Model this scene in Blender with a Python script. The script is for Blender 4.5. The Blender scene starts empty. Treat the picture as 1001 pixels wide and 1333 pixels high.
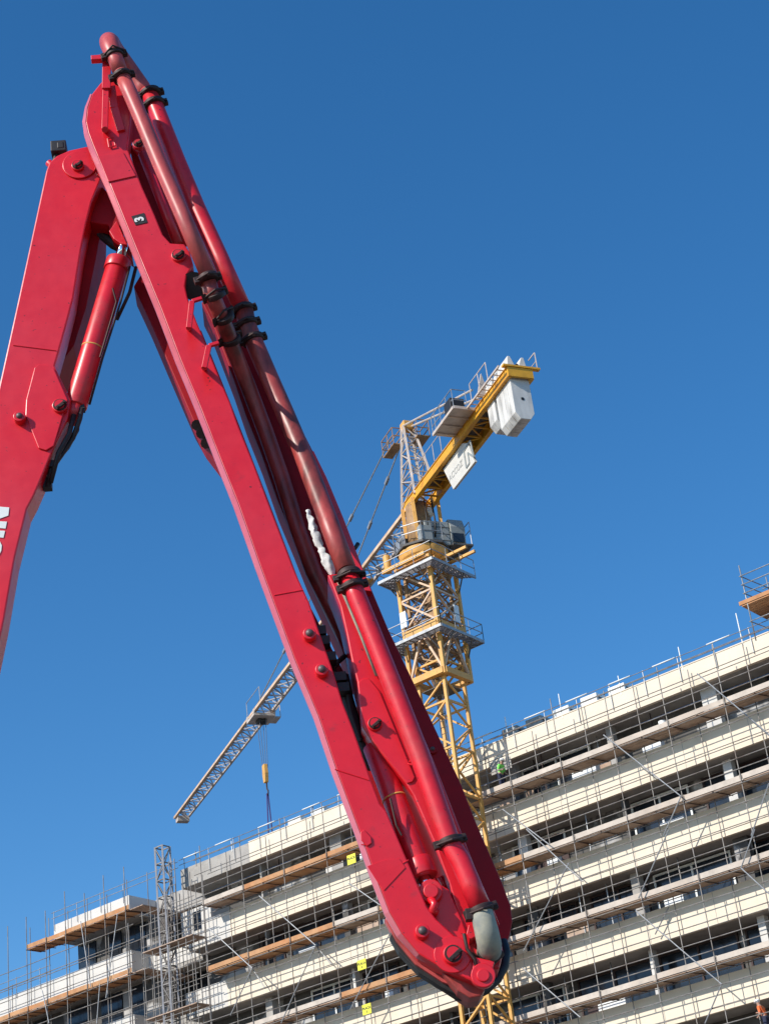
import bpy, bmesh, math, random
from mathutils import Vector as V, Matrix, noise
random.seed(7)
R_ = math.radians
sc = bpy.context.scene
C = sc.collection

# ------------------------------------------------------------------ camera model
FPX, CX, CY = 2400.0, 500.5, 666.5
up = V((-560, 4390, -2400)).normalized()
fw = V((0, 0, -1))
yy = (fw - up*fw.dot(up)).normalized()
xx = yy.cross(up)
ROT = Matrix((xx, yy, up))                       # camera axes -> world
CAM = V((0, 0, 1.6))
def ray(x, y): return (ROT @ V((x-CX, -(y-CY), -FPX))).normalized()
def on_plane(x, y, p0, n):
    d = ray(x, y); return CAM + d*((p0-CAM).dot(n)/d.dot(n))
def azv(a): return V((math.sin(R_(a)), math.cos(R_(a)), 0))
UP = V((0, 0, 1))

cd = bpy.data.cameras.new('camera'); cam = bpy.data.objects.new('camera', cd); C.objects.link(cam)
cam.matrix_world = Matrix.Translation(CAM) @ ROT.to_4x4()
cd.sensor_fit = 'HORIZONTAL'; cd.sensor_width = 36; cd.lens = FPX/1001*36; cd.clip_start = .1; cd.clip_end = 20000
sc.camera = cam

# ------------------------------------------------------------------ materials
def mat(name, col, rough=.5, metal=0, var=.12, scale=6, bump=0, col2=None, t2=(.5, .7), s2=2.0, coat=0, spec=.5, stretch=None, sp=None, ripple=0):
    m = bpy.data.materials.new(name); m.use_nodes = True
    nt = m.node_tree; N = nt.nodes; L = nt.links; b = N['Principled BSDF']
    tc = N.new('ShaderNodeTexCoord'); src = tc.outputs['Object']
    if stretch:
        mp = N.new('ShaderNodeMapping'); mp.inputs['Scale'].default_value = stretch; L.new(src, mp.inputs['Vector']); src = mp.outputs[0]
    n1 = N.new('ShaderNodeTexNoise'); n1.inputs['Scale'].default_value = scale; n1.inputs['Detail'].default_value = 6; n1.inputs['Roughness'].default_value = .65
    L.new(src, n1.inputs['Vector'])
    mr = N.new('ShaderNodeMapRange'); mr.inputs['From Min'].default_value = .3; mr.inputs['From Max'].default_value = .7
    mr.inputs['To Min'].default_value = 1-var; mr.inputs['To Max'].default_value = 1+var
    L.new(n1.outputs['Fac'], mr.inputs['Value'])
    mx = N.new('ShaderNodeMix'); mx.data_type = 'RGBA'; mx.blend_type = 'MULTIPLY'; mx.inputs['Factor'].default_value = 1
    L.new(mr.outputs[0], mx.inputs['B'])
    if col2:
        n2 = N.new('ShaderNodeTexNoise'); n2.inputs['Scale'].default_value = s2; n2.inputs['Detail'].default_value = 5; n2.inputs['Roughness'].default_value = .6
        L.new(src, n2.inputs['Vector'])
        r2 = N.new('ShaderNodeMapRange'); r2.inputs['From Min'].default_value = t2[0]; r2.inputs['From Max'].default_value = t2[1]
        L.new(n2.outputs['Fac'], r2.inputs['Value'])
        m2 = N.new('ShaderNodeMix'); m2.data_type = 'RGBA'; m2.inputs['A'].default_value = (*col, 1); m2.inputs['B'].default_value = (*col2, 1)
        L.new(r2.outputs[0], m2.inputs['Factor']); out = m2.outputs['Result']
        if sp:                                    # small chips / specks
            n3 = N.new('ShaderNodeTexNoise'); n3.inputs['Scale'].default_value = sp[1]; n3.inputs['Detail'].default_value = 3
            L.new(src, n3.inputs['Vector'])
            r3 = N.new('ShaderNodeMapRange'); r3.inputs['From Min'].default_value = sp[2]; r3.inputs['From Max'].default_value = sp[2]+.03
            L.new(n3.outputs['Fac'], r3.inputs['Value'])
            m3 = N.new('ShaderNodeMix'); m3.data_type = 'RGBA'; m3.inputs['B'].default_value = (*sp[0], 1)
            L.new(out, m3.inputs['A']); L.new(r3.outputs[0], m3.inputs['Factor']); out = m3.outputs['Result']
        L.new(out, mx.inputs['A'])
    else:
        mx.inputs['A'].default_value = (*col, 1)
    L.new(mx.outputs['Result'], b.inputs['Base Color'])
    rr = N.new('ShaderNodeMapRange'); rr.inputs['To Min'].default_value = max(.02, rough-.1); rr.inputs['To Max'].default_value = min(1, rough+.1)
    L.new(n1.outputs['Fac'], rr.inputs['Value']); L.new(rr.outputs[0], b.inputs['Roughness'])
    b.inputs['Metallic'].default_value = metal
    b.inputs['Specular IOR Level'].default_value = spec
    b.inputs['Coat Weight'].default_value = coat; b.inputs['Coat Roughness'].default_value = .25
    if ripple:
        n5 = N.new('ShaderNodeTexNoise'); n5.inputs['Scale'].default_value = 2.2; n5.inputs['Detail'].default_value = 2
        L.new(tc.outputs['Object'], n5.inputs['Vector'])
        b5 = N.new('ShaderNodeBump'); b5.inputs['Strength'].default_value = ripple; b5.inputs['Distance'].default_value = .05
        L.new(n5.outputs['Fac'], b5.inputs['Height'])
        b6 = N.new('ShaderNodeBump'); b6.inputs['Strength'].default_value = .06; b6.inputs['Distance'].default_value = .01
        L.new(n1.outputs['Fac'], b6.inputs['Height']); L.new(b5.outputs[0], b6.inputs['Normal']); L.new(b6.outputs[0], b.inputs['Normal'])
        L.new(b5.outputs[0], b.inputs['Coat Normal'])
        # grime and concrete spatter
        n6 = N.new('ShaderNodeTexNoise'); n6.inputs['Scale'].default_value = 3.0; n6.inputs['Detail'].default_value = 9; n6.inputs['Roughness'].default_value = .75
        L.new(tc.outputs['Object'], n6.inputs['Vector'])
        r6 = N.new('ShaderNodeMapRange'); r6.inputs['From Min'].default_value = .60; r6.inputs['From Max'].default_value = .72; r6.inputs['To Max'].default_value = .45
        L.new(n6.outputs['Fac'], r6.inputs['Value'])
        m6 = N.new('ShaderNodeMix'); m6.data_type = 'RGBA'; m6.inputs['B'].default_value = (.20, .03, .035, 1)
        L.new(mx.outputs['Result'], m6.inputs['A']); L.new(r6.outputs[0], m6.inputs['Factor'])
        v6 = N.new('ShaderNodeTexVoronoi'); v6.inputs['Scale'].default_value = 9; L.new(tc.outputs['Object'], v6.inputs['Vector'])
        r7 = N.new('ShaderNodeMapRange'); r7.inputs['From Min'].default_value = .05; r7.inputs['From Max'].default_value = .09; r7.inputs['To Min'].default_value = .55; r7.inputs['To Max'].default_value = 0
        L.new(v6.outputs['Distance'], r7.inputs['Value'])
        m7 = N.new('ShaderNodeMath'); m7.operation = 'MULTIPLY'; L.new(r7.outputs[0], m7.inputs[0])
        g7 = N.new('ShaderNodeMath'); g7.operation = 'GREATER_THAN'; g7.inputs[1].default_value = .54; L.new(n5.outputs['Fac'], g7.inputs[0]); L.new(g7.outputs[0], m7.inputs[1])
        m8 = N.new('ShaderNodeMix'); m8.data_type = 'RGBA'; m8.inputs['B'].default_value = (.16, .035, .035, 1)
        L.new(m6.outputs['Result'], m8.inputs['A']); L.new(m7.outputs[0], m8.inputs['Factor']); L.new(m8.outputs['Result'], b.inputs['Base Color'])
    elif bump:
        bp = N.new('ShaderNodeBump'); bp.inputs['Strength'].default_value = bump; bp.inputs['Distance'].default_value = .01
        L.new(n1.outputs['Fac'], bp.inputs['Height']); L.new(bp.outputs[0], b.inputs['Normal'])
    return m
M = dict(
 red=mat('red_paint', (.68, .004, .014), .40, var=.05, scale=9, col2=(.64, .022, .040), t2=(.42, .75), s2=.7, coat=.3, ripple=.22, sp=((.16, .012, .015), 34, .70)),
 redpipe=mat('red_pipe_paint', (.66, .012, .025), .38, var=.12, scale=12, col2=(.50, .05, .05), t2=(.5, .75), s2=4, coat=.1, sp=((.12, .02, .02), 40, .69)),
 shaded_red=mat('shaded_red_paint', (.34, .004, .012), .6, var=.12, scale=9, col2=(.28, .006, .014), t2=(.5, .7), s2=2, spec=.25),  # red paint of shaded boom parts, the shade put into its colour
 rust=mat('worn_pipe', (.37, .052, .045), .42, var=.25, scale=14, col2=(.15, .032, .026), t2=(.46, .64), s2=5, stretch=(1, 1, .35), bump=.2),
 black=mat('black_rubber', (.018, .017, .018), .55, var=.3, scale=20),
 iron=mat('dark_iron', (.045, .024, .022), .6, metal=.3, var=.4, scale=30),
 chrome=mat('chrome', (.75, .76, .78), .12, metal=1, var=.03),
 grey=mat('grey_rubber', (.34, .33, .255), .75, var=.14, scale=10, col2=(.24, .25, .22), t2=(.45, .6), s2=6),
 white=mat('white_paint', (.78, .80, .78), .5, var=.05),
 cloth=mat('white_cloth', (.66, .66, .64), .9, var=.22, scale=24, bump=.5),
 yellow=mat('crane_yellow', (.72, .38, .09), .55, var=.18, scale=3, col2=(.55, .30, .09), t2=(.5, .7), s2=1.5, sp=((.2, .09, .04), 8, .68)),
 orange=mat('crane_orange', (.74, .37, .025), .45, var=.12, scale=3, col2=(.52, .20, .015), t2=(.5, .7), s2=1),
 galv=mat('galvanised_steel', (.34, .35, .36), .5, metal=.5, var=.25, scale=5),
 jibyellow=mat('pale_jib_yellow', (.66, .46, .31), .6, var=.2, scale=2, col2=(.5, .33, .2), t2=(.5, .65), s2=1.2),
 lace=mat('shadow_steel', (.30, .30, .32), .6, var=.3, scale=2),
 lettergrey=mat('faded_letter_grey', (.42, .42, .40), .7, var=.1),
 stud=mat('dull_stud', (.12, .085, .085), .5, metal=.3, var=.2, scale=30),
 dustpipe=mat('dusty_pipe', (.50, .075, .072), .42, var=.2, scale=14, col2=(.30, .06, .055), t2=(.46, .66), s2=5, stretch=(1, 1, .35)),
 edge_sheen=mat('red_edge_sheen', (.66, .15, .19), .4, var=.08, scale=10, col2=(.60, .09, .12), t2=(.5, .75), s2=2, coat=.2),  # pink of the lit, sky-reflecting edge put into the paint colour
 boardwhite=mat('off_white_board', (.60, .58, .53), .7, var=.06, scale=2),
 brown=mat('brown_yellow_steel', (.34, .20, .09), .6, var=.3, scale=3),
 jibgrey=mat('jib_steel', (.52, .44, .38), .6, var=.25, scale=2),
 cabgrey=mat('cab_grey', (.30, .32, .31), .5, var=.12, scale=3),
 darkpl=mat('dark_platform', (.10, .095, .09), .7, var=.25, scale=4),
 ballast=mat('ballast_concrete', (.62, .61, .58), .85, var=.12, scale=3, col2=(.38, .37, .35), t2=(.5, .72), s2=1.6, stretch=(1, 1, .35), bump=.2),
 glass=mat('dark_glass', (.02, .026, .035), .12, var=.3, scale=.7),
 cream=mat('cream_cladding', (.76, .665, .53), .8, var=.05, scale=1.2, col2=(.68, .59, .465), t2=(.5, .75), s2=.35, bump=.15),
 whitewall=mat('white_render', (.62, .605, .57), .85, var=.08, scale=1.0, col2=(.56, .55, .52), t2=(.5, .75), s2=.5, bump=.2),
 concrete=mat('raw_concrete', (.40, .38, .35), .9, var=.16, scale=1.4, col2=(.30, .285, .26), t2=(.45, .7), s2=.5, bump=.4),
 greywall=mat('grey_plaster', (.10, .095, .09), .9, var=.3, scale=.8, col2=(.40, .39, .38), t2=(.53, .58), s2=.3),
 steel=mat('scaffold_tube', (.24, .225, .21), .6, metal=.3, var=.35, scale=3, col2=(.15, .12, .10), t2=(.52, .66), s2=.8),
 wood=mat('weathered_board', (.46, .34, .26), .85, var=.2, scale=2.5, col2=(.34, .22, .15), t2=(.45, .65), s2=.7),
 newwood=mat('fresh_board', (.48, .26, .125), .8, var=.2, scale=2.5, col2=(.45, .20, .08), t2=(.45, .65), s2=.8),
 toeboard=mat('pale_toe_board', (.54, .47, .40), .85, var=.2, scale=2, col2=(.46, .38, .31), t2=(.5, .7), s2=.5),
 signyellow=mat('yellow_sign', (.80, .76, .05), .5, var=.04),
 vis_green=mat('green_vest', (.22, .80, .12), .8, var=.1), vis_orange=mat('orange_vest', (.85, .16, .04), .8, var=.1),
 navy=mat('navy_cloth', (.03, .035, .07), .9), skin=mat('skin', (.42, .24, .17), .6), sling=mat('purple_sling', (.05, .04, .16), .8),
 rope=mat('steel_rope', (.10, .11, .14), .6),
 ground=mat('site_ground', (.13, .115, .10), .95, var=.2, scale=.15, col2=(.10, .09, .08), t2=(.4, .6), s2=.03),
)

# ------------------------------------------------------------------ mesh building
class MB:
    def __init__(s): s.b = bmesh.new(); s.sm = []
    def face(s, vs):
        try: return s.b.faces.new(vs)
        except ValueError: return None
    def prism(s, front, ext):                    # front: list of points, ext: extrusion vector
        f = [s.b.verts.new(p) for p in front]; k = [s.b.verts.new(p+ext) for p in front]; n = len(f)
        s.face(f); s.face(k[::-1])
        for i in range(n): s.face([f[i], k[i], k[(i+1) % n], f[(i+1) % n]])
        return s
    def box(s, c, ax, ay, az):                   # centre and three half-extent vectors
        p = [c-ax-ay-az, c+ax-ay-az, c+ax+ay-az, c-ax+ay-az]
        return s.prism(p, az*2)
    def bar(s, p, q, w, h=None, side=None):      # square section bar
        h = h or w; d = (q-p)
        if d.length < 1e-6: return s
        d.normalize(); sd = side or (UP if abs(d.z) < .95 else V((1, 0, 0)))
        a = d.cross(sd).normalized(); b = a.cross(d).normalized()
        a *= w/2; b *= h/2
        return s.prism([p-a-b, p+a-b, p+a+b, p-a+b], q-p)
    def tube(s, pts, r, n=12, caps=True):
        pts = [V(p) for p in pts]; rs = r if isinstance(r, (list, tuple)) else [r]*len(pts)
        rings = []; pa = None
        for i, p in enumerate(pts):
            d = (pts[min(i+1, len(pts)-1)]-pts[max(i-1, 0)]).normalized()
            if pa is None:
                pa = d.cross(UP if abs(d.z) < .9 else V((1, 0, 0))).normalized()
            else:
                pa = (pa - d*pa.dot(d)).normalized()
            pb = d.cross(pa)
            rings.append([s.b.verts.new(p+(pa*math.cos(2*math.pi*k/n)+pb*math.sin(2*math.pi*k/n))*rs[i]) for k in range(n)])
        for a, b in zip(rings, rings[1:]):
            for k in range(n):
                f = s.face([a[k], a[(k+1) % n], b[(k+1) % n], b[k]])
                if f and n > 6: f.smooth = True
        if caps: s.face(rings[0][::-1]); s.face(rings[-1])
        return s
    def ball(s, c, r, sub=2, sc_=(1, 1, 1)):
        g = bmesh.ops.create_icosphere(s.b, subdivisions=sub, radius=r, matrix=Matrix.Translation(c) @ Matrix.Diagonal((*sc_, 1)))
        for v in g['verts']:
            for f in v.link_faces: f.smooth = True
        return s
    def build(s, name, m, parent=None, bevel=0, label=None):
        bmesh.ops.recalc_face_normals(s.b, faces=s.b.faces[:])
        me = bpy.data.meshes.new(name); s.b.to_mesh(me); s.b.free()
        me.materials.append(M[m] if isinstance(m, str) else m)
        o = bpy.data.objects.new(name, me); C.objects.link(o)
        if parent: o.parent = parent; o.matrix_parent_inverse = Matrix.Translation(-world_loc(parent))
        if bevel:
            md = o.modifiers.new('bevel', 'BEVEL'); md.width = bevel; md.segments = 2; md.limit_method = 'ANGLE'; md.angle_limit = R_(35)
            md.harden_normals = False
        if label: o['label'] = label
        return o
def world_loc(o):
    l = V(o.location)
    return l if not o.parent else V((0, 0, 0)) + l*0 + world_off.get(o.name, V((0, 0, 0)))
world_off = {}
def tag(o, label=None, cat=None, group=None, kind=None):
    if label: o['label'] = label
    if cat: o['category'] = cat
    if group: o['group'] = group
    if kind: o['kind'] = kind
    return o
def empty(name, loc, label, cat, group=None):
    o = bpy.data.objects.new(name, None); C.objects.link(o); o.location = loc; o.empty_display_size = .3
    return tag(o, label, cat, group)
def subpart(o): return o                          # a part mesh sits at its thing's base (local offset handled by parent inverse)

def text_mesh(body, size, origin, right, upv, m, name, parent, lift=0, ext=.002, bold=.0):
    cu = bpy.data.curves.new(name, 'FONT'); cu.body = body; cu.size = size; cu.extrude = ext; cu.align_x = 'CENTER'; cu.align_y = 'CENTER'; cu.offset = bold
    t = bpy.data.objects.new('tmp_text', cu); C.objects.link(t)
    bpy.context.view_layer.update()
    me = bpy.data.meshes.new_from_object(t.evaluated_get(bpy.context.evaluated_depsgraph_get()))
    bpy.data.objects.remove(t)
    r = right.normalized(); u_ = upv.normalized(); nn = r.cross(u_)
    mm = Matrix((r, u_, nn)).transposed().to_4x4(); mm.translation = origin + nn*lift
    me.transform(mm)
    me.materials.clear(); me.materials.append(M[m])
    o = bpy.data.objects.new(name, me); C.objects.link(o)
    if parent: o.parent = parent; o.matrix_parent_inverse = Matrix.Translation(-world_loc(parent))
    return o

# ================================================================== SETTING: ground, sky, sun
g = MB(); S = 6000
g.prism([V((-S, -S, -1)), V((S, -S, -1)), V((S, S, -1)), V((-S, S, -1))], V((0, 0, 1)))
tag(g.build('ground', 'ground'), kind='structure')

SUN_AZ, SUN_EL = -128, 34
w = bpy.data.worlds.new('World'); sc.world = w; w.use_nodes = True
bg = w.node_tree.nodes['Background']; sk = w.node_tree.nodes.new('ShaderNodeTexSky'); sk.sky_type = 'NISHITA'
sk.sun_disc = False; sk.sun_elevation = R_(SUN_EL); sk.sun_rotation = R_(SUN_AZ)
sk.altitude = 300; sk.air_density = 1.0; sk.dust_density = .3; sk.ozone_density = 3.0
hs_ = w.node_tree.nodes.new('ShaderNodeHueSaturation'); hs_.inputs['Saturation'].default_value = 1.30; hs_.inputs['Value'].default_value = 1.14
w.node_tree.links.new(sk.outputs[0], hs_.inputs['Color']); w.node_tree.links.new(hs_.outputs[0], bg.inputs[0]); bg.inputs[1].default_value = .15
sl = bpy.data.lights.new('sun', 'SUN'); sl.energy = 5.0; sl.angle = R_(.5); sl.color = (1, .93, .83)
so = bpy.data.objects.new('sun', sl); C.objects.link(so)
sdir = azv(SUN_AZ)*math.cos(R_(SUN_EL)) + UP*math.sin(R_(SUN_EL))
so.rotation_euler = sdir.to_track_quat('Z', 'Y').to_euler(); so.location = (0, 0, 60)
sc.view_settings.view_transform = 'Standard'; sc.view_settings.look = 'None'; sc.view_settings.exposure = 0.0; sc.view_settings.gamma = 1
sc.render.engine = 'CYCLES'

# ================================================================== BOOM (concrete pump)
NB = azv(175); AB = azv(85); B0 = azv(-5)*13.0
def bp(x, y, w=0): return on_plane(x, y, B0+NB*w, NB)
boom = empty('concrete_pump_boom', azv(-22)*13.2, 'huge folded red concrete pump boom carrying rusty pipes, nearest thing in the picture', 'pump boom')
def bprism(px, w1, w0, mb=None):
    mb = mb or MB(); return mb.prism([bp(x, y, w1) for x, y in px], -NB*(w1-w0))
def disc(mb, x, y, w0, w1, r, n=24):             # boss standing out of a plate
    p = bp(x, y, w1); mb.tube([p-NB*(w1-w0), p], r, n); return mb
def pin(x, y, w, r, name='pin', parent=None, m='red', cap=None, length=.05):
    mb = disc(MB(), x, y, w-.02, w+length, r)
    o = mb.build(name, m, parent, bevel=.006)
    if cap:
        p = bp(x, y, w+length); q = MB()
        if name == 'round_stud':
            q.ball(p, cap*.95, 2, (1, .8, 1)); q.build('dome_cap', 'stud', parent)
        else:
            t = (AB*.8+UP*.6); t2 = t.cross(NB)
            q.tube([p+NB*.001, p+NB*.008], r*.86, 20); q.build('dark_gap', 'iron', parent)
            q = MB(); q.tube([p+NB*.008, p+NB*.018], r*.66, 20); q.build('pin_end', m, parent)
            q = MB(); q.box(p+NB*.026+t2*r*.3, t*r*.8, t2*r*.22, NB*.010)
            q.build('keeper_plate', 'iron', parent, bevel=.003)
            for sg_ in (-1, 1): q = MB(); cc_ = p+NB*.036+t2*r*.3+t*r*.5*sg_; q.tube([cc_, cc_+NB*.012], r*.16, 6); q.build('bolt_head', 'iron', parent)
    return o

# arm A (left), w -0.5..0
A_px = [(60, 222), (64, 211), (74, 202), (90, 195), (112, 190), (126, 190), (136, 205), (133, 228), (119, 262), (112, 290), (105, 325), (95, 388), (84, 430), (71, 476),
        (82, 499), (92, 520), (88, 545), (71, 580), (54, 622), (44, 645), (35, 662), (19, 727), (5, 808), (-30, 975), (-66, 1130), (-130, 1330), (-330, 1330), (-190, 1120), (-92, 890), (-45, 700), (1, 492), (24, 388)]
armA = bprism(A_px, 0, -.25).build('boom_arm', 'red', boom, bevel=.012, label='broad left arm section with white lettering, leaning to the upper right')
inner = bprism([(120, 250), (132, 256), (131, 300), (126, 330), (112, 400), (96, 450), (74, 480), (86, 400), (100, 320), (112, 270)], -.3, -.75).build('inner_web', 'shaded_red', armA)
cov = bprism([(45, 478), (50, 474), (63, 475), (70, 479), (88, 520), (70, 580), (60, 586), (50, 583), (33, 540), (34, 520)], .018, 0).build('cover_plate', 'red', armA, bevel=.006)
hd = disc(MB(), 104, 213, 0, .02, .155, 40).build('pivot_boss', 'red', armA, bevel=.006)
pin(101, 214, .02, .055, 'pivot_pin', armA, 'red', .035, .03)
pin(78, 527, .02, .065, 'pivot_pin', armA, 'red', .035, .03)
pin(25, 541, 0, .05, 'round_stud', armA, 'red', .03, .07)
# weld seams
sm_ = MB()
sm_.tube([bp(17, 449, .004), bp(73, 456, .004)], .004, 6)
sm_.build('weld_seam', 'red', armA)
# lettering cut by the frame
lt = MB()
for poly in ([(-30, 657), (12, 660.5), (10.8, 671), (0, 675), (-30, 676)], [(-30, 677), (9, 679), (7.2, 688), (-30, 685)], [(-30, 689), (6.5, 691), (4.5, 700), (-30, 697)],
             [(-30, 703), (-6, 703), (0, 705), (2.4, 710), (1.6, 717), (-2, 724), (-12, 730), (-30, 731)]):
    lt.prism([bp(x, y, .006) for x, y in poly], -NB*.004)
lt.build('lettering', 'white', armA)
# black lamp at head of A
lm = MB(); c = bp(77, 195, -.15); lm.box(c, AB*.07, UP*.06, NB*.07); lm.box(c+AB*.02+UP*.0, AB*.03, UP*.035, NB*.075); lm.tube([c-AB*.02-UP*.06, c-AB*.05-UP*.16], .03, 8)
lm.build('work_lamp', 'black', armA, bevel=.008)
kb = MB(); c = bp(63, 211, -.1); kb.tube([c, c+AB*.06-UP*.08], .035, 10); kb.build('pivot_stop', 'redpipe', armA, bevel=.005)

# link behind arms A and B
lk = bprism([(126, 236), (150, 258), (172, 330), (158, 318), (146, 306), (141, 292), (128, 290), (116, 288), (118, 262)], -.12, -.34).build('knuckle_link', 'shaded_red', boom, bevel=.01, label='shaded link plate between the two upper arm sections')
MB().tube([bp(112, 276, -.35), bp(122, 292, -.3), bp(134, 306, -.3), (bp(148, 318, -.3)), bp(166, 327, -.3)], .045, 10).build('bump_stop', 'black', lk)
bprism([(142, 300), (152, 286), (166, 318), (158, 317), (148, 310)], -.06, -.12).build('link_ear', 'red', lk, bevel=.006)

# hydraulic cylinder beside A
cyl = empty('hydraulic_cylinder', (0, 0, 0), None, None); cyl.parent = boom; del_ = [cyl.pop(k, None) for k in ()]
bpy.data.objects.remove(cyl)
p0 = bp(98, 530, -.12); p1 = bp(153, 346, -.12); dd = (p1-p0).normalized()
cy = MB().tube([p0, p1-dd*.0], .098, 28).build('hydraulic_cylinder', 'redpipe', boom, bevel=.01, label='fat red hydraulic cylinder with a short chrome rod, beside the left arm')
MB().tube([p1-dd*.05, p1+dd*.06], .112, 28).build('gland_ring', 'redpipe', cy, bevel=.01)
MB().tube([p1+dd*.05, p1+dd*.34], .046, 20).build('piston_rod', 'chrome', cy)
MB().tube([p0+(p1-p0)*.40-dd*.005, p0+(p1-p0)*.40+dd*.008], .1, 28).build('yellow_ring', 'yellow', cy)
MB().tube([p0-dd*.15, p0+dd*.04], [.06, .09], 20).build('cylinder_eye', 'redpipe', cy)
hs = MB(); rt = dd.cross(NB).normalized()
if rt.x < 0: rt = -rt
hs.tube([p1+rt*.12-dd*.02+NB*.05, p1+rt*.13-dd*.4+NB*.05, p0+rt*.11+dd*.5+NB*.02, p0+rt*.11+dd*.05], .010, 8)
hs.tube([p1+rt*.16+dd*.02, p1+rt*.17-dd*.25, p1+rt*.13-dd*.55], .016, 8)
hs.tube([p1+rt*.04-dd*.3+NB*.09, p1+rt*.1-dd*.42+NB*.07, p1+rt*.1-dd*1.0+NB*.07], .008, 6)
hs.build('steel_line', 'iron', cy)
h2 = MB()
for k, pts in enumerate(([(108, 523, -.1), (104, 545, -.05), (95, 570, -.1), (80, 592, -.1), (66, 612, -.1), (62, 634, -.12)], [(103, 528, -.2), (100, 560, -.2), (88, 582, -.2), (68, 606, -.2)],
                         [(96, 540, -.05), (90, 565, -.05), (76, 590, -.05), (66, 628, -.1)])):
    h2.tube([bp(*q) for q in pts], .022, 8)
h2.box(bp(104, 528, -.1), AB*.04, UP*.05, NB*.04); h2.box(bp(62, 630, -.15), AB*.035, UP*.05, NB*.04); h2.box(bp(68, 606, -.1), AB*.03, UP*.03, NB*.04)
h2.build('rubber_hose', 'black', cy)

# arm B
B_px = [(140, 98), (130, 108), (119, 122), (113, 140), (111, 158), (114, 172), (120, 188), (130, 212), (142.6, 240), (175, 320), (208, 400), (234, 468), (259, 528), (287, 600), (309, 655),
        (338, 737), (383, 859), (414, 933), (438, 1005), (468, 1085), (487, 1139), (506, 1188), (522, 1216), (545, 1243), (570, 1258), (600, 1272), (628, 1284), (634, 1282),
        (618, 1262), (613, 1239), (588, 1215), (568, 1197), (556, 1181), (543, 1150), (525, 1108), (503, 1056), (495, 1047), (484, 1018), (460, 950), (446, 914), (432, 869), (415, 821), (403, 785), (386, 748),
        (375, 720), (350, 655), (332, 607), (309, 550), (300, 524), (285, 489), (265, 439), (256, 418), (244, 386), (241, 372), (243, 358), (252, 345), (247, 327), (240, 317), (222, 316), (212, 305), (200, 276),
        (184, 240), (166, 192), (170, 160), (172, 125), (160, 103), (150, 96)]
armB = bprism(B_px, .30, .10).build('boom_arm', 'red', boom, bevel=.012, label='long middle arm section marked 3, running from top left to the bottom')
bprism([(127, 202), (160, 197), (177, 228), (141, 236)], .312, .30).build('cover_plate', 'red', armB, bevel=.004)
bprism([(262, 430), (300, 524), (345, 640), (386, 748), (415, 821), (446, 914), (425, 905), (385, 830), (350, 745), (310, 640), (262, 520), (228, 430)], -.082, -.5).build('added_shade_web', 'shaded_red', armB)  # unseen web added behind arm B to shade the upper right arm
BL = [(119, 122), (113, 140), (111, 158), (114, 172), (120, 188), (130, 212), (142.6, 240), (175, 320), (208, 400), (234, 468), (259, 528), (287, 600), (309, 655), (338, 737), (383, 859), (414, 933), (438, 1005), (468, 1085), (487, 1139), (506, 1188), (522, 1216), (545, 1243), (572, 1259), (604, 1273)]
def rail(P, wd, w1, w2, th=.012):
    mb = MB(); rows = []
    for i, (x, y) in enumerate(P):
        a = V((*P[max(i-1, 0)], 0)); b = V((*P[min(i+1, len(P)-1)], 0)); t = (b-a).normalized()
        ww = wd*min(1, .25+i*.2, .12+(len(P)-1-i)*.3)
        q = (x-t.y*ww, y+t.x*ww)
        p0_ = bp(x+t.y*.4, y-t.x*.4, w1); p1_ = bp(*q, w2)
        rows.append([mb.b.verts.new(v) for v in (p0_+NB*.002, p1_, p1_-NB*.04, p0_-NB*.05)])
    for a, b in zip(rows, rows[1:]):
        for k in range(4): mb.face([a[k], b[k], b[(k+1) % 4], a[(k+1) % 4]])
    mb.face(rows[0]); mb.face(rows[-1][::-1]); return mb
rail(BL, 6.0, .30, .22).build('edge_flange', 'edge_sheen', armB, label='edge plate with its pink sheen painted in, along the left side')
# number plate 3
q = [(171, 281), (187.5, 276.5), (191.8, 289), (176.5, 292.5)]
bprism(q, .306, .30).build('number_plate', 'black', armB)
cpl = bp(181.5, 285, .308); upv = (bp(176.5, 287, .308)-bp(187, 284, .308)).normalized()
upv = -upv; upv = (bp(171, 288, .308)-bp(189, 283, .308)).normalized()
text_mesh('3', .105, cpl, (bp(184, 279, .308)-bp(180, 291, .308)).normalized()*-1 if False else (bp(179, 279.5, .308)-bp(184, 291, .308)).normalized(), upv if False else (bp(172, 287, .308)-bp(190, 282.5, .308)).normalized(), 'white', 'numeral', armB, ext=.003, bold=.004)
sq = MB()
for a, b in (((140, 180), (148, 178)), ((148, 178), (150, 189)), ((150, 189), (142, 191)), ((142, 191), (140, 180))):
    sq.tube([bp(*a, .315), bp(*b, .315)], .006, 6)
sq.build('cable_clip', 'redpipe', armB)
for x, y, r in ((232, 331, .06), (180, 186, .05)): pin(x, y, .30, r, 'pivot_pin', armB, 'red', .03, .03)
for x, y in ((403, 824), (419, 871), (550, 1212)): pin(x, y, .30, .05, 'round_stud', armB, 'red', .034, .07)
disc(MB(), 589, 1243, .30, .315, .13, 36).build('pivot_boss', 'red', armB, bevel=.005)
pin(590, 1242, .315, .07, 'pivot_pin', armB, 'red', .04, .05)
sm2 = MB()
for a, b in (((357, 775), (395, 768)), ((436, 1002), (480, 1016)), ((494, 1142), (532, 1120)), ((470, 1100), (478, 1101))):
    sm2.tube([bp(*a, .302), bp(*b, .302)], .0045, 6)
sm2.build('weld_seam', 'red', armB)
bprism([(469, 1084), (474, 1080), (483, 1090), (484, 1098), (478, 1102), (470, 1094)], .315, .30).build('lifting_lug', 'red', armB, bevel=.005)
bprism([(478, 1128), (500, 1120), (520, 1118), (528, 1130), (500, 1160), (492, 1150)], .306, .30).build('cover_plate', 'red', armB, bevel=.003)
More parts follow.
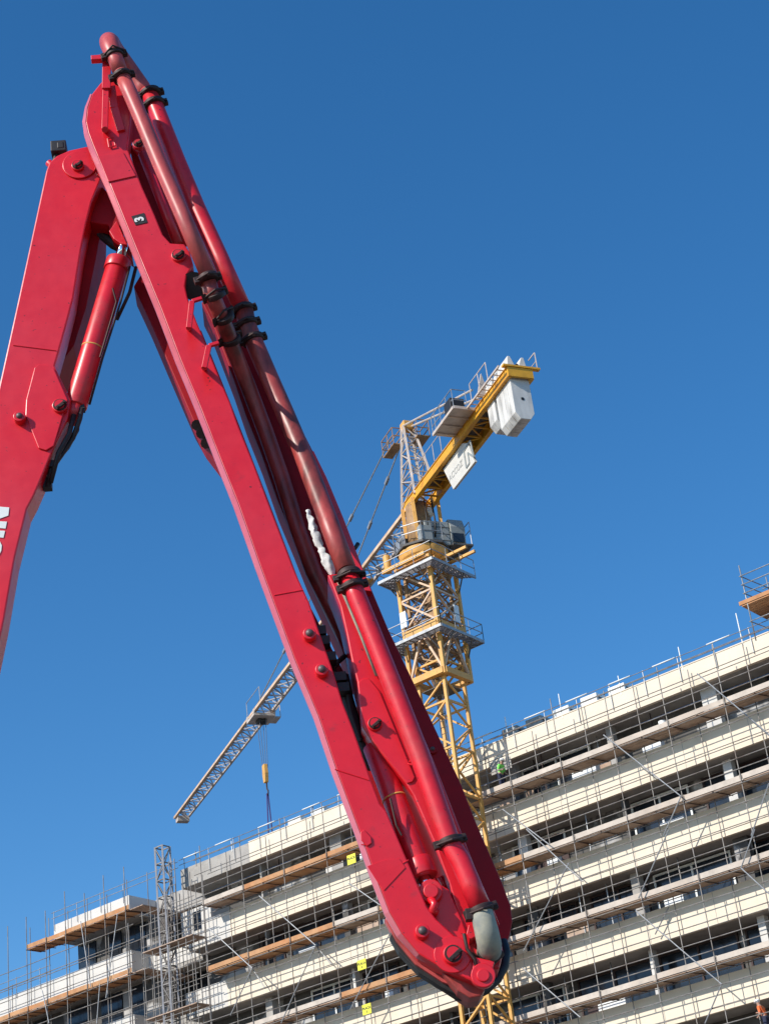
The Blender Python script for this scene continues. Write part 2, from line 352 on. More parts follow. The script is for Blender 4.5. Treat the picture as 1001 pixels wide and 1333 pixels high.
# bottom underside trough & rubber
bprism([(506, 1186), (522, 1212), (545, 1240), (570, 1255), (600, 1269), (629, 1282), (612, 1292), (576, 1279), (541, 1256), (516, 1226), (501, 1198)], .094, .0).build('edge_plate', 'dustpipe', armB, bevel=.006)
bprism([(509, 1212), (545, 1252), (575, 1270), (606, 1284), (616, 1296), (600, 1299), (575, 1286), (545, 1267), (519, 1240), (507, 1219)], .06, -.05).build('tail_guard', 'black', armB, bevel=.01)
bprism([(575, 1266), (632, 1288), (626, 1297), (612, 1300), (596, 1290)], .2, -.1).build('tail_plate', 'rust', armB, bevel=.01)
# brackets carrying the pipe (head of B)
br = MB()
br.bar(bp(139, 76, .42), bp(138.5, 115, .42), .075, .03, NB); br.bar(bp(138, 112, .40), bp(136.5, 168, .40), .055, .03, NB); br.bar(bp(145, 112, .36), bp(149, 140, .34), .07, .03, NB)
br.bar(bp(149, 140, .34), bp(158, 170, .31), .07, .03, NB)
br.box(bp(132, 76, .45), AB*.09, UP*.025, NB*.03)
br.tube([bp(137, 168, .30), bp(136.5, 168, .42)], .03, 10)
br.build('pipe_bracket', 'red', armB, bevel=.004)
for (x, y, x2, y2) in ((246, 427, 249, 392), (266, 479, 271, 450)):
    b2 = MB(); b2.tube([bp(x, y, .29), bp(x-1, y-1, .50)], .022, 10); b2.bar(bp(x, y, .50), bp(x2+1, y2, .50), .045, .03, NB); b2.bar(bp(x2+1, y2, .50), bp(x2+14, y2-4, .50), .03, .03, NB)
    b2.build('pipe_bracket', 'red', armB, bevel=.004)
# inside of B's slot: dark web + twin tubes
bprism([(168, 188), (186, 190), (212, 260), (240, 318), (214, 318), (196, 280), (178, 232)], -.0, -.08).build('inner_web', 'shaded_red', armB)
tw = MB(); tw.tube([bp(186, 200, .12), bp(214, 272, .12), bp(232, 318, .12)], .045, 14); tw.tube([bp(198, 215, .1), bp(242, 318, .1)], .03, 10)
tw.build('slim_cylinder', 'redpipe', armB)
bprism([(168, 150), (184, 142), (196, 190), (184, 200), (172, 186)], .1, -.05).build('head_plate', 'red', armB, bevel=.006)
hole = MB(); hole.tube([bp(252, 372, .0), bp(252, 372, .24)], .12, 20); hole.build('cable_duct', 'black', armB)

# rear beam seen left of B
bm = bprism([(174, 372), (186, 352), (232, 440), (262, 510), (290, 590), (286, 600), (266, 574), (252, 549), (222, 480), (195, 417)], -.30, -.6).build('boom_arm', 'shaded_red', boom, bevel=.01, label='thin slice of the last arm section behind the middle one, on its left')  # shade on this beam painted in as a darker red
bl_ = MB()
for x, y in ((256, 553), (262, 564), (268, 577)): bl_.tube([bp(x, y, -.45), bp(x, y, -.2)], .045, 10); bl_.bar(bp(x-4, y-3, -.3), bp(x+8, y+8, -.3), .03)
bl_.build('hose_clamp', 'black', bm)

# arm C and arm D
Cu_px = [(262, 392), (276, 420), (303, 490), (320, 540), (340, 590), (361, 650), (382, 700), (400, 745), (421, 790), (440, 832), (449, 856), (456, 880), (520, 880), (506, 845), (490, 808), (466, 756), (440, 696), (414, 638), (392, 588), (368, 535), (346, 485), (326, 440), (306, 400)]
armC2 = bprism(Cu_px, -.40, -.78).build('boom_arm', 'shaded_red', boom, bevel=.012, label='cranked upper half of the right arm, mostly shaded behind the brown pipes')  # shade from arm B painted into the whole red section
C_px = [(426, 748), (433, 764), (443, 790), (451, 825), (458, 861), (465, 888), (471, 945), (485, 967), (528, 1020), (538, 1036), (565, 1098), (584, 1150), (596, 1190), (608, 1226), (612, 1240), (622, 1262),
        (650, 1262), (655, 1240), (648, 1205), (635, 1174), (619, 1139), (597, 1082), (573, 1020), (554, 972), (528, 914), (506, 861), (490, 820), (470, 775), (455, 745)]
armC = bprism(C_px, .18, -.30).build('boom_arm', 'red', boom, bevel=.012, label='tapering lower half of the right arm, bright red, pinned to the middle arm at the bottom')
D_px = [(186, 125), (206, 130), (222, 168), (250, 232), (290, 325), (324, 401), (353, 470), (365, 500), (390, 552), (425, 622), (447, 675), (473, 741), (506, 820), (537, 885), (600, 1020), (619, 1069), (654, 1150), (665, 1180), (667, 1200), (664, 1216), (656, 1236), (640, 1245), (620, 1220), (560, 1060), (500, 910), (430, 750), (360, 590), (300, 430), (240, 290), (196, 180)]
armD = bprism(D_px, -.80, -1.15).build('boom_arm', 'shaded_red', boom, bevel=.015, label='red arm section with its shade painted in, forming the right edge of the folded boom')
# raised rim along C's right side
bprism([(408, 586), (425, 621), (447, 674), (470, 734), (484, 770), (470, 768), (452, 735), (420, 660), (396, 600)], -.02, -.12).build('side_flange', 'red', armC2, bevel=.006)
r2_ = MB(); r2_.tube([bp(x, y, -.39) for x, y in ((346, 480), (368, 532), (392, 587), (414, 637), (440, 697), (462, 748))], .014, 8); r2_.build('edge_rim', 'red', armC2)
rim = MB(); pts = [(468, 770), (490, 819), (506, 861), (528, 914), (554, 972), (573, 1020), (597, 1082), (619, 1139), (635, 1174), (648, 1205)]
rim.tube([bp(x, y, .19) for x, y in pts], .014, 8); rim.build('edge_rim', 'red', armC)
cv = MB(); cv.prism([bp(x, y, .195) for x, y in ((466, 889), (472, 884), (480, 883), (494, 900), (540, 1012), (537, 1018), (530, 1020), (486, 966), (472, 944))], -NB*.015)
cv.build('cover_plate', 'red', armC, bevel=.005)
pin(488, 942, .195, .055, 'pivot_pin', armC, 'red', .042, .025)
ey = MB(); ey.tube([bp(533, 992, .19), bp(538, 990, .22), bp(538, 996, .21), bp(531, 995, .19)], .008, 6); ey.build('lifting_lug', 'red', armC)
pin(563, 975, -.80, .04, 'round_stud', armD, 'shaded_red', .02, .03)
cl_ = MB(); cl_.tube([bp(449, 716, -.78), bp(462, 714, -.74), bp(466, 708, -.76)], .02, 8); cl_.build('cable_clip', 'black', armD)
tg = MB()
for i in range(8):
    a = i/8*math.pi*.6; b = (i+1)/8*math.pi*.6
    def ar(t, rr): return bp(448+rr*math.sin(t)*.9-4, 725-rr*math.cos(t), -.785)
    tg.prism([ar(a, 15), ar(b, 15), ar(b, 19), ar(a, 19)], -NB*.015)
tg.build('pale_guard', 'grey', armD)
# foot bracket with big pin at the bottom of C
bprism([(616, 1246), (644, 1252), (640, 1268), (636, 1282), (622, 1280), (615, 1262)], .34, .30).build('foot_bracket', 'red', armC, bevel=.006)
pin(629, 1270, .34, .085, 'pivot_pin', armC, 'red', None, .04); pin(629, 1270, .38, .045, 'pivot_pin', armC, 'red', None, .015)
bprism([(552, 1160), (566, 1148), (584, 1158), (602, 1200), (616, 1244), (604, 1258), (575, 1235), (548, 1195)], .2, -.1).build('link_plate', 'red', armC, bevel=.008)
# small brackets/clips by the C edge
cb = MB(); cb.tube([bp(449, 854, -.2), bp(440, 862, -.15), bp(434, 872, -.12), bp(437, 884, -.12), bp(446, 880, -.15)], .02, 8)
for x, y in ((417, 824), (422, 837), (430, 858), (443, 884), (447, 898)): cb.box(bp(x, y, .0), AB*.045, UP*.035, NB*.06)
cb.tube([bp(446, 880, -.1), bp(452, 910, -.1), bp(462, 945, -.1), bp(475, 975, -.1), bp(486, 1000, -.1)], .05, 8); cb.tube([bp(450, 890, -.02), bp(458, 930, -.02), bp(470, 965, -.02)], .02, 6)
cb.build('hose_bundle', 'black', armC)
# lower cylinder between B and C
p0 = bp(487, 972, .02); p1 = bp(551, 1140, .17); dd = (p1-p0).normalized()
c2 = MB().tube([p0, p1], .088, 28).build('hydraulic_cylinder', 'redpipe', boom, bevel=.008, label='red hydraulic cylinder lying in the gap near the bottom joint')
MB().tube([p1-dd*.12, p1+dd*.02], .105, 28).build('gland_ring', 'redpipe', c2, bevel=.01)
pm = p0+(p1-p0)*.42; MB().tube([pm-dd*.006, pm+dd*.006], .092, 28).build('yellow_ring', 'yellow', c2)
MB().tube([p1, p1+dd*.14], .05, 16).build('piston_rod', 'chrome', c2)
e2 = disc(MB(), 561, 1160, -.05, .26, .085); disc(e2, 561, 1160, .25, .29, .055); e2.build('rod_eye', 'redpipe', c2, bevel=.008)
k2 = MB(); k2.tube([bp(560, 1170, .26), bp(566, 1178, .28), bp(562, 1186, .28), bp(568, 1190, .26)], .03, 8); k2.tube([bp(572, 1142, .02), bp(578, 1152, .0), bp(580, 1162, 0)], .02, 8); k2.build('hose_fitting', 'red', c2)
l2 = MB(); l2.tube([bp(508, 1040, .27), bp(516, 1075, .27), bp(523, 1088, .27)], .008, 6); l2.build('steel_line', 'iron', c2)
# dark backing inside the gap
bprism([(404, 790), (450, 880), (476, 965), (532, 1040), (562, 1105), (585, 1165), (560, 1170), (535, 1140), (500, 1060), (468, 985), (440, 905)], -.3, -.42).build('inner_web', 'shaded_red', armC)

# ---- delivery pipes
def coupling(p, d, r, parent, lever=1):
    d = d.normalized(); mb = MB()
    mb.tube([p-d*.028, p-d*.022, p+d*.022, p+d*.028], [r+.008, r+.022, r+.022, r+.008], 24)
    s_ = d.cross(NB).normalized()
    if s_.x < 0: s_ = -s_
    mb.box(p+s_*(r+.03), s_*.018, d*.028, NB*.025); mb.box(p-s_*(r+.03)+NB*.02, s_*.022, d*.028, NB*.025)
    mb.tube([p+s_*(r+.04)+NB*.03, p+NB*(r+.045)+d*.02, p-s_*(r+.04)+NB*.03], .010, 6)
    return mb.build('pipe_coupling', 'iron', parent, bevel=.004)
def pipe(pts, r, m, label, coups=()):
    P = [bp(*q) for q in pts]
    o = MB().tube(P, r, 32).build('delivery_pipe', m, boom, label=label)
    rc = r if not isinstance(r, list) else r[0]
    for x, y, w_, i in coups:
        p = bp(x, y, w_); coupling(p, P[i+1]-P[i], rc, o)
    return o
pipe([(157, 94, .5), (170, 122, .5), (184, 154, .5), (208, 212, .5), (238, 280, .5), (271, 358, .5)], .068, 'dustpipe', 'upper near delivery pipe, slim and dull pink red', ((159, 99, .5, 0), (271, 363, .5, 4)))
pipe([(157, 94, .5), (151, 78, .5), (146, 66, .5), (143, 58, .47), (142, 54, .38), (144, 55, .22), (150, 64, .05), (165, 84, -.08), (185, 112, -.12), (192, 126, -.12)], [.068, .07, .08, .086, .088, .086, .08, .076, .074, .074], 'dustpipe', 'curved end bend at the very top of the boom', ((149, 72, .5, 1),))
pipe([(192, 118, -.1), (203, 140, -.1), (230, 208, -.1), (256, 270, -.1), (286, 335, -.1), (316, 402, -.1)], .079, 'redpipe', 'upper rear delivery pipe, bright red, along the right edge', ((196, 122, -.1, 1), (201, 136, -.1, 1), (316, 404, -.1, 4)))
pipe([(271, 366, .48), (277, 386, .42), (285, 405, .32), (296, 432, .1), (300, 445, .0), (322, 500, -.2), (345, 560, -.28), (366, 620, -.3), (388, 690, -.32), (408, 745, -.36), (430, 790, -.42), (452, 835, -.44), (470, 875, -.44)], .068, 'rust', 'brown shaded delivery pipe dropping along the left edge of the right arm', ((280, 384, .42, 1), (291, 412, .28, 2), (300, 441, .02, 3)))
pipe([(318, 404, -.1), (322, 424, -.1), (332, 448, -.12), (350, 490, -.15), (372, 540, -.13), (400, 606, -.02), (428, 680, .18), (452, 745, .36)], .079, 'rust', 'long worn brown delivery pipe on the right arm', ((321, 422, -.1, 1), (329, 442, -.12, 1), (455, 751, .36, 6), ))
lowp = pipe([(454, 750, .36), (464, 776, .36), (480, 815, .36), (510, 890, .36), (545, 980, .36), (584, 1092, .36), (588, 1103, .36), (600, 1122, .37), (612, 1150, .38), (626, 1184, .38)], .075, 'redpipe', 'lower bright red delivery pipe ending at the grey rubber bend', ((459, 764, .36, 0), (586, 1097, .36, 5), (626, 1186, .38, 8)))
el = MB().tube([bp(626, 1185, .38), bp(630, 1200, .41), bp(634, 1216, .42), bp(637, 1230, .37), bp(637, 1239, .24), bp(634, 1241, .05), bp(630, 1238, -.2)], [.078, .082, .085, .086, .086, .085, .08], 32)
el.build('rubber_bend', 'grey', boom, label='grey rubber bend below the lowest pipe coupling')
cc = MB(); cc.tube([bp(612, 1245, .22), bp(622, 1254, .24), (bp(640, 1252, .24)), bp(652, 1240, .22)], .035, 10)
cc.tube([bp(604, 1216, .35), bp(608, 1236, .35), bp(618, 1250, .35), bp(620, 1258, .34)], .014, 8); cc.box(bp(611, 1192, .4), AB*.03, UP*.04, NB*.04)
cc.build('bend_clamp', 'iron', boom, bevel=.004)
bprism([(610, 1204), (628, 1205), (624, 1217), (612, 1224), (607, 1216)], .32, .15).build('bend_bracket', 'red', boom, bevel=.006)
# long black hose round the bottom
hh = MB(); hh.tube([bp(*q) for q in ((520, 1228, 0), (545, 1262, 0), (575, 1284, 0), (596, 1298, 0), (612, 1300, 0), (632, 1290, -.05), (648, 1275, -.1), (657, 1258, -.12), (659, 1240, -.15), (655, 1226, -.2))], .032, 12)
hh.build('end_hose', 'black', boom)
# white cloth wrapped on the C edge
wc = MB(); pth = [(400, 664), (404, 676), (409, 690), (414, 702), (418, 714), (424, 726), (429, 738), (434, 750)]
wc.tube([bp(x, y, .10) for x, y in pth], [.016, .026, .032, .034, .018, .034, .03, .014], 28)
bmesh.ops.subdivide_edges(wc.b, edges=wc.b.edges[:], cuts=3, use_grid_fill=True)
for v in wc.b.verts:
    p = v.co; v.co = p + V((noise.noise(p*16), noise.noise(p*16+V((9, 0, 0))), noise.noise(p*11+V((0, 7, 0)))))*.022 + V((noise.noise(V((p.x*12, p.y*12, p.z*50))), 0, noise.noise(V((p.x*12, p.y*12, p.z*44+5)))))*.014
co = wc.build('cloth_wrap', 'cloth', boom)
MB().tube([bp(438, 752, .19), bp(450, 780, .2), bp(470, 828, .2), bp(490, 880, .2)], .011, 8).build('signal_cable', 'grey', boom)
# pedestal outside the frame so that the boom stands on the ground
pd = MB(); b = bp(-230, 1330, -.2); pd.tube([V((b.x, b.y, 0)), V((b.x, b.y, .5)), V((b.x, b.y, b.z+.3))], [.9, .6, .5], 24); pd.build('pedestal', 'red', boom, bevel=.02)

# ================================================================== FACADE
E_ = V((.79945161, -.60073049, 0)); NF = V((-.60073049, -.79945161, 0)); PL = -73.77290
def F(s, z, off=0): return E_*s + NF*(PL+off) + UP*z
def fx(x, y, off=0):
    p = on_plane(x, y, NF*(PL+off), NF); return p.dot(E_), p.z
bld = empty('unfinished_building', F(-50, 0, 0), 'long concrete block under construction with cream parapet bands on every floor, wrapped in scaffolding', 'building')
def fbox(mb, s0, s1, z0, z1, o0, o1): return mb.prism([F(s0, z0, o1), F(s1, z0, o1), F(s1, z1, o1), F(s0, z1, o1)], -NF*(o1-o0))
LV = [30.85-3.75*k for k in range(9)]
SR = -20
# core
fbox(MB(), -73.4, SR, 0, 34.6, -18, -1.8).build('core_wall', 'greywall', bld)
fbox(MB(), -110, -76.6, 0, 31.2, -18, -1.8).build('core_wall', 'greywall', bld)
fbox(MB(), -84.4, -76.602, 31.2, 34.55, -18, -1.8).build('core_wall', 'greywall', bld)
fbox(MB(), -76.598, -73.402, 0, 34.7, -18, -3.2).build('core_wall', 'concrete', bld, label='bare concrete wall of the recess between the two wings')
# roof parapet
pr = MB(); fbox(pr, -67.9, SR, 34.6, 35.75, -.22, 0); fbox(pr, -67.9, SR, 35.75, 35.80, -.26, .03); pr.build('parapet', 'cream', bld, label='cream roof parapet')
fbox(MB(), -73.4, -67.9, 34.6, 35.73, -.22, -.002).build('parapet', 'concrete', bld, label='bare grey concrete piece of roof parapet')
fbox(MB(), -73.4, SR, 34.605, 34.85, -1.8, -.22).build('floor_slab', 'concrete', bld)
fbox(MB(), -84.5, -78, 34.45, 35.5, -.22, 0).build('parapet', 'whitewall', bld)
fbox(MB(), -78, -77.8, 34.45, 35.5, -2.4, 0).build('parapet', 'whitewall', bld)
fbox(MB(), -77.8, -73.4, 34.5, 35.55, -2.4, -2.2).build('parapet', 'concrete', bld)
fbox(MB(), -84.5, -77.8, 34.455, 34.7, -1.8, -.22).build('floor_slab', 'concrete', bld)
fbox(MB(), -77.8, -73.4, 34.25, 34.5, -3.2, -2.2).build('floor_slab', 'concrete', bld)
for k, z in enumerate(LV):
    s0 = -70.0 + (0 if k else .2) - .35*k
    p = MB(); fbox(p, s0, SR, z, z+1.5, -.2, 0)
    p.build('parapet', 'cream', bld)
    # thin shadow-gap joints as proud strips
    fbox(MB(), s0-3.3, s0, z+.02, z+1.48, -.2, -.004).build('parapet', 'whitewall', bld, label='white rendered end piece of a parapet band')
    fbox(MB(), s0-3.3, SR, z+.005, z+.22, -1.8, -.2).build('floor_slab', 'concrete', bld)
    sl0 = -110
    fbox(MB(), sl0, -78, z-.05, z+1.35, -.2, 0).build('parapet', 'whitewall', bld)
    fbox(MB(), -78, -77.8, z-.05, z+1.35, -2.2, 0).build('parapet', 'whitewall', bld)
    fbox(MB(), sl0, -77.8, z-.045, z+.2, -1.8, -.2).build('floor_slab', 'concrete', bld)
    fbox(MB(), -77.8, -73.4, z-.2, z+.1, -3.2, -1.4).build('floor_slab', 'concrete', bld)
    fbox(MB(), -77.8, -73.4, z+.1, z+1.1, -1.6, -1.4).build('parapet', 'whitewall' if k != 1 else 'concrete', bld)
for (x0, y0, x1, y1) in ((465, 1150, 492, 1131), (640, 1010, 664, 985)):  # first is bare concrete, second paints the shade beside the crane mast
    a = fx(x0, y0, .01); b = fx(x1, y1, .01)
    fbox(MB(), a[0], b[0], min(a[1], b[1]), max(a[1], b[1]), -.01, .012).build('bare_and_shade_patch', 'concrete', bld)
jn = MB()
for k, z in enumerate(LV[:6]):
    s = -68.5
    while s < -22:
        fbox(jn, s-.012, s+.012, z+.01, z+1.49, -.005, .004); s += 3.6
jn.build('joint_strip', 'concrete', bld)['kind'] = 'stuff'
# windows, columns, white boxes in the recessed loggias
rnd = random.Random(3)
for k in range(7):
    z1 = (34.6 if k == 0 else LV[k-1]); z0 = LV[k]
    s = -69
    while s < -22:
        wdt = rnd.choice([1.6, 2.4, 3.2, 4.2])
        if rnd.random() < (.85 if k else .5):
            wn = fbox(MB(), s, s+wdt, z0+1.0, z1-.15, -1.8, -1.72).build('window', 'glass', bld)
            fr = MB()
            for q in (s, s+wdt/2, s+wdt): fbox(fr, q-.05, q+.05, z0+1.0, z1-.15, -1.74, -1.66)
            fbox(fr, s-.05, s+wdt+.05, z1-.2, z1-.1, -1.74, -1.655)
            fr.build('window_frame', rnd.choice(['white', 'iron', 'iron']), wn)
        s += wdt + rnd.choice([.5, .9, 1.6])
    cm = 0
    for s in range(-68, -22, 6):
        fbox(MB(), s+rnd.uniform(-.4, .4)-.25, s+.25, z0+.02, z1, -1.1, -.7).build('column', rnd.choice(['concrete', 'greywall', 'whitewall']), bld)
        if rnd.random() < .7: 
            a = s+rnd.uniform(1, 4); fbox(MB(), a, a+rnd.uniform(.4, 1.6), z0+1.2, z0+1.2+rnd.uniform(.5, .9), -.7, -.3).build('shutter_box', 'white', bld)
for k in range(4):
    z1 = (34.4 if k == 0 else LV[k-1]-.05); z0 = LV[k]
    for s in (-83.5, -81, -79.2) if k == 0 else (-95, -92, -88, -84.5, -81.5, -79.2):
        a = rnd.uniform(1.0, 1.8); wn = fbox(MB(), s-a/2, s+a/2, z0+.9, z1-.1, -1.8, -1.7).build('window', 'glass', bld)
for k in range(6):
    z1 = (34.6 if k == 0 else LV[k-1]); z0 = LV[k]
    for q in range(26):
        s = rnd.uniform(-69, -24); o = rnd.uniform(-1.5, -.5)
        MB().tube([F(s, z0+.25, o), F(s+rnd.uniform(-.1, .1), z1-.01, o)], .035, 6).build('shoring_prop', rnd.choice(['iron', 'steel', 'galv']), bld) if q < 12 else None
    for q in range(5):
        s = rnd.uniform(-67, -26); a = rnd.uniform(.8, 2.6)
        fbox(MB(), s, s+a, z0+1.5, z0+rnd.uniform(1.7, 2.6), -1.25, -1.15).build('infill_board', rnd.choice(['whitewall', 'iron', 'concrete', 'wood']), bld)
# white stair box in the recess side of main block
wb = MB(); fbox(wb, -73.6, -71.2, 31.2, 33.2, -1.7, .0); wb.build('balcony_wall', 'whitewall', bld)
fbox(MB(), -72.6, -72.0, 31.9, 33.0, -.02, .012).build('window', 'glass', bld)
fbox(MB(), -76.3, -74.4, 29.3, 33.6, -3.2, -3.1).build('window', 'glass', bld)

# roof units
for i, (x, y, col) in enumerate(((806, 896, 'white'), (770, 909, 'white'), (734, 925, 'white'), (698, 938, 'cabgrey'), (667, 951, 'cabgrey'), (387, 1068, 'white'), (417, 1056, 'white'))):
    s, z = fx(x, y+3, -2.5)
    r = empty('roof_unit', F(s, 34.6, -2.5), ['white roof air unit at the right end of the row', 'white roof air unit, second from the right end of the row', 'white roof air unit nearest the dark grey pair beside the crane mast',
        'grey roof air unit right of the one touching the crane mast', 'grey roof air unit directly beside the crane mast', 'white roof air unit left of the boom, farther from it', 'white roof air unit left of the red boom, nearest to it'][i], 'air unit', 'air units on the flat roof')
    h = z+.25
    fbox(MB(), s-.55, s+.45, 34.7, h, -3.3, -2.3).build('casing', col, r, bevel=.03)
    v = MB(); 
    for q in range(5): v.prism([F(s+.452, h-.2-q*.12, -3.15), F(s+.452, h-.2-q*.12, -2.45), F(s+.452, h-.27-q*.12, -2.45), F(s+.452, h-.27-q*.12, -3.15)], E_*.02)
    v.build('louvre', 'black', r)

# ------------------------------------------------------------------ scaffolds
SC_OUT, SC_IN = 1.3, .22
def scaffold(s0, s1, step, top_z, label, levels, deckmat, zoff=0, inner_shift=.9, bays=None, extra=(), topdeck=True, toe='toeboard', seed=1, low=12.0):
    rn = random.Random(seed)
    r = empty('scaffold', F((s0+s1)/2, 0, SC_OUT), label, 'scaffold')
    n = int((s1-s0)/step)+1
    for i in range(n):
        s = s0+i*step
        MB().tube([F(s, 0, SC_OUT), F(s+rn.uniform(-.03, .03), top_z(s)+rn.choice([-.4, -.3, 0, .3]), SC_OUT)], .026, 6).build('standard', 'steel', r)
        s2 = s+inner_shift
        MB().tube([F(s2, 0, SC_IN), F(s2, top_z(s2)-rn.uniform(0, .6), SC_IN)], .026, 6).build('standard', 'steel', r)
    for z in levels:
        a, b = (s0-.5, s1+.5)
        for dz, off in ((-.12, SC_OUT+.05), (.55, SC_OUT+.05), (1.05, SC_OUT+.05), (1.85, SC_OUT+.05), (2.75, SC_OUT+.05), (-.12, SC_IN+.05), (2.15, SC_IN+.05)):
            if z+dz > top_z((s0+s1)/2)+.1: continue
            pts = [F(a+(b-a)*t/8, z+dz+rn.uniform(-.02, .02)-(.0), off) for t in range(9)]
            MB().tube(pts, .023, 6).build('ledger', 'steel', r)
        i = 0; s = s0
        fresh = 0
        while s < s1-.1:
            e = min(s+step, s1)
            if bays is None or bays(s, z):
                if fresh <= 0 and rn.random() < (.45 if s < -54 else .015): fresh = rn.choice([1, 2, 2])
                mt = deckmat if deckmat == 'newwood' else ('newwood' if fresh > 0 else 'wood'); fresh -= 1
                d = MB(); zz = z+rn.uniform(-.03, .03); lo = rn.uniform(0, .12)
                for q in range(4):
                    o = SC_IN-.08+q*.275; zr = rn.uniform(-.012, .012)
                    d.prism([F(s-.1, zz+zr, o+.26), F(e+.1-lo, zz+zr-.02*rn.random(), o+.26), F(e+.1-lo, zz+zr+.045, o+.26), F(s-.1, zz+zr+.045, o+.26)], -NF*.26)
                d.build('deck', mt, r)
                t = MB(); t.prism([F(s-.08, zz+.05, SC_OUT-.03), F(e+.08, zz+.05+rn.uniform(-.02, .02), SC_OUT-.03), F(e+.08, zz+.30, SC_OUT-.03), F(s-.08, zz+.30, SC_OUT-.03)], -NF*.03)
                t.build('toe_board', toe if mt == 'wood' else 'newwood', r)
                x = MB()
                for q in (0, .5):
                    x.tube([F(s+(e-s)*q+.05, zz-.06, SC_OUT+.12), F(s+(e-s)*q+.35, zz-.06, SC_IN-.15)], .024, 6)
                x.build('transom', 'iron', r)
            s = e
    for (x0, y0, x1, y1, o) in extra:
        a = fx(x0, y0, o); b = fx(x1, y1, o)
        MB().tube([F(a[0], a[1], o), F(b[0], b[1], o)], .03, 6).build('brace', 'galv', r)
    return r
DL = [32.62-3.75*k for k in range(6)]
main_br = [(758, 45/2.627+860-17, 968, 929, 1.5)]
def r4(x, y): return (620+x/2.627, 860+y/2.627)
def r5(x, y): return (640+x/2.773, 1080+y/2.773)
def r3(x, y): return (240+x/3.337, 1020+y/3.337)
main_br = [(*r4(755, 45), *r4(915, 180), 1.5), (*r4(915, 180), *r4(1090, 330), 1.2), (*r4(435, 255), *r4(700, 465), 1.5), (*r4(90, 510), *r4(250, 631), 1.5), (*r5(125, 0), *r5(330, 190), 1.5),
           (*r5(640, 0), *r5(530, 250), 1.5), (*r5(280, 120), *r5(115, 440), 1.5), (*r5(520, 295), *r5(830, 560), 1.5), (*r5(110, 500), *r5(320, 680), 1.5), (*r5(950, 0), *r5(900, 140), 1.5), (*r5(900, 140), *r5(1030, 260), 1.5),
           (*r5(640, 280), *r5(590, 380), .3), (*r5(830, 560), *r5(770, 702), 1.4), (*r4(700, 465), *r4(640, 600), 1.4), (*r4(1001, 420), *r4(940, 600), 1.4),
           (*r3(325, 490), *r3(570, 705), 1.5), (*r3(715, 435), *r3(850, 530), 1.5), (*r3(105, 630), *r3(295, 805), 1.5), (*r3(570, 705), *r3(420, 1044), 1.4), (*r3(295, 805), *r3(200, 1010), 1.4), (*r3(895, 650), *r3(720, 985), 1.5), (*r3(570, 705), *r3(640, 790), .3), (*r3(295, 805), *r3(350, 890), .4)]
scm = scaffold(-70.5, -22, 3.1, lambda s: 35.95 if s > -60 else 36.1, 'long tube scaffold with plank decks covering the cream banded main block', DL, 'wood', inner_shift=1.0, extra=main_br, seed=5)
scl = scaffold(-99.5, -76.6, 1.75, lambda s: 36.4 if s > -87.5 else 33.2, 'tube scaffold with orange plank decks on the white left wing', [34.05, 30.35, 26.6], 'newwood', inner_shift=.8, seed=9, bays=lambda s, z: z < 34 or s > -86.0,
               extra=((*[105, 1200], *[118, 1285], 1.4), (153, 1190, 138, 1300, 1.4), (55, 1290, 64, 1333, 1.4), (130, 1282, 126, 1333, 1.4)))
# return decks at the near end of the left wing
for z in (34.05, 30.35, 26.6):
    rd = MB()
    for q in range(4): fbox(rd, -76.5+q*.28, -76.26+q*.28, z-.01, z+.035, -2.8, 1.2)
    rd.build('deck', 'wood', scl)
# recess scaffold in front of the white balcony
rs = empty('scaffold', F(-73, 0, 1), 'small scaffold bay around the white balcony right of the lattice hoist mast', 'scaffold')
for s in (-76.4, -75.2, -74.5, -73.9, -73.1, -72.4, -71.8, -71.2):
    for o in (.5, 1.5): MB().tube([F(s, 0, o), F(s, 33.6+(s+75)*.3, o)], .026, 6).build('standard', 'steel', rs)
for z in [33.3-.62*i for i in range(18)]:
    for o in (.5, 1.5): MB().tube([F(-75.4, z, o), F(-71, z, o)], .022, 6).build('ledger', 'steel', rs)
for z in (31.1, 27.3): fbox(MB(), -75.2, -71.2, z, z+.05, .4, 1.6).build('deck', 'wood', rs)

# roof guardrail
gr = empty('guardrail', F(-50, 35.8, -.1), 'thin galvanised guardrail running along the top of the main roof parapet', 'guardrail')
for i in range(27):
    s = -73+i*2.0
    MB().tube([F(s, 35.0, .06), F(s, 36.35, .06)], .024, 6).build('post', 'galv', gr)
for z in (36.3, 36.0): MB().tube([F(-73.4, z, .09), F(SR, z, .09)], .018, 6).build('rail', 'steel', gr)
s = -73
while s < -21: MB().tube([F(s, 36.32, .1), F(s+1.3, 36.32, .1)], .036, 8).build('rail_sleeve', 'white', gr); s += rnd.choice([2.6, 3.1, 3.4])
for x, y, h in ((885, 857, 1.1), (962, 820, 1.6), (806, 893, 1.0), (728, 915, .9), (658, 945, .9), (301, 1105, .9), (407, 1060, .8), (254, 1118, .8)):
    s, z = fx(x, y, .06); MB().tube([F(s, 35.6, .0), F(s, z+h*.55, .0)], .03, 6).build('post', 'white' if h > .85 else 'steel', gr)
gl = empty('guardrail', F(-82, 35.5, -.1), 'thin guardrail on top of the left wing parapet', 'guardrail')
for s in (-84.4, -82.3, -80.2, -78.2): MB().tube([F(s, 35.1, .06), F(s, 36.3, .06)], .022, 6).build('post', 'galv', gl)
for z in (36.25, 35.9): MB().tube([F(-84.6, z, .08), F(-73.5, z, .08)], .02, 6).build('rail', 'galv', gl)
gl2 = empty('guardrail', F(-92, 32.2, -.1), 'guardrail above the lowest white parapet at the far left corner', 'guardrail')
for i in range(7): MB().tube([F(-99+2.2*i, 31.9, .06), F(-99+2.2*i, 33.2, .06)], .022, 6).build('post', 'galv', gl2)
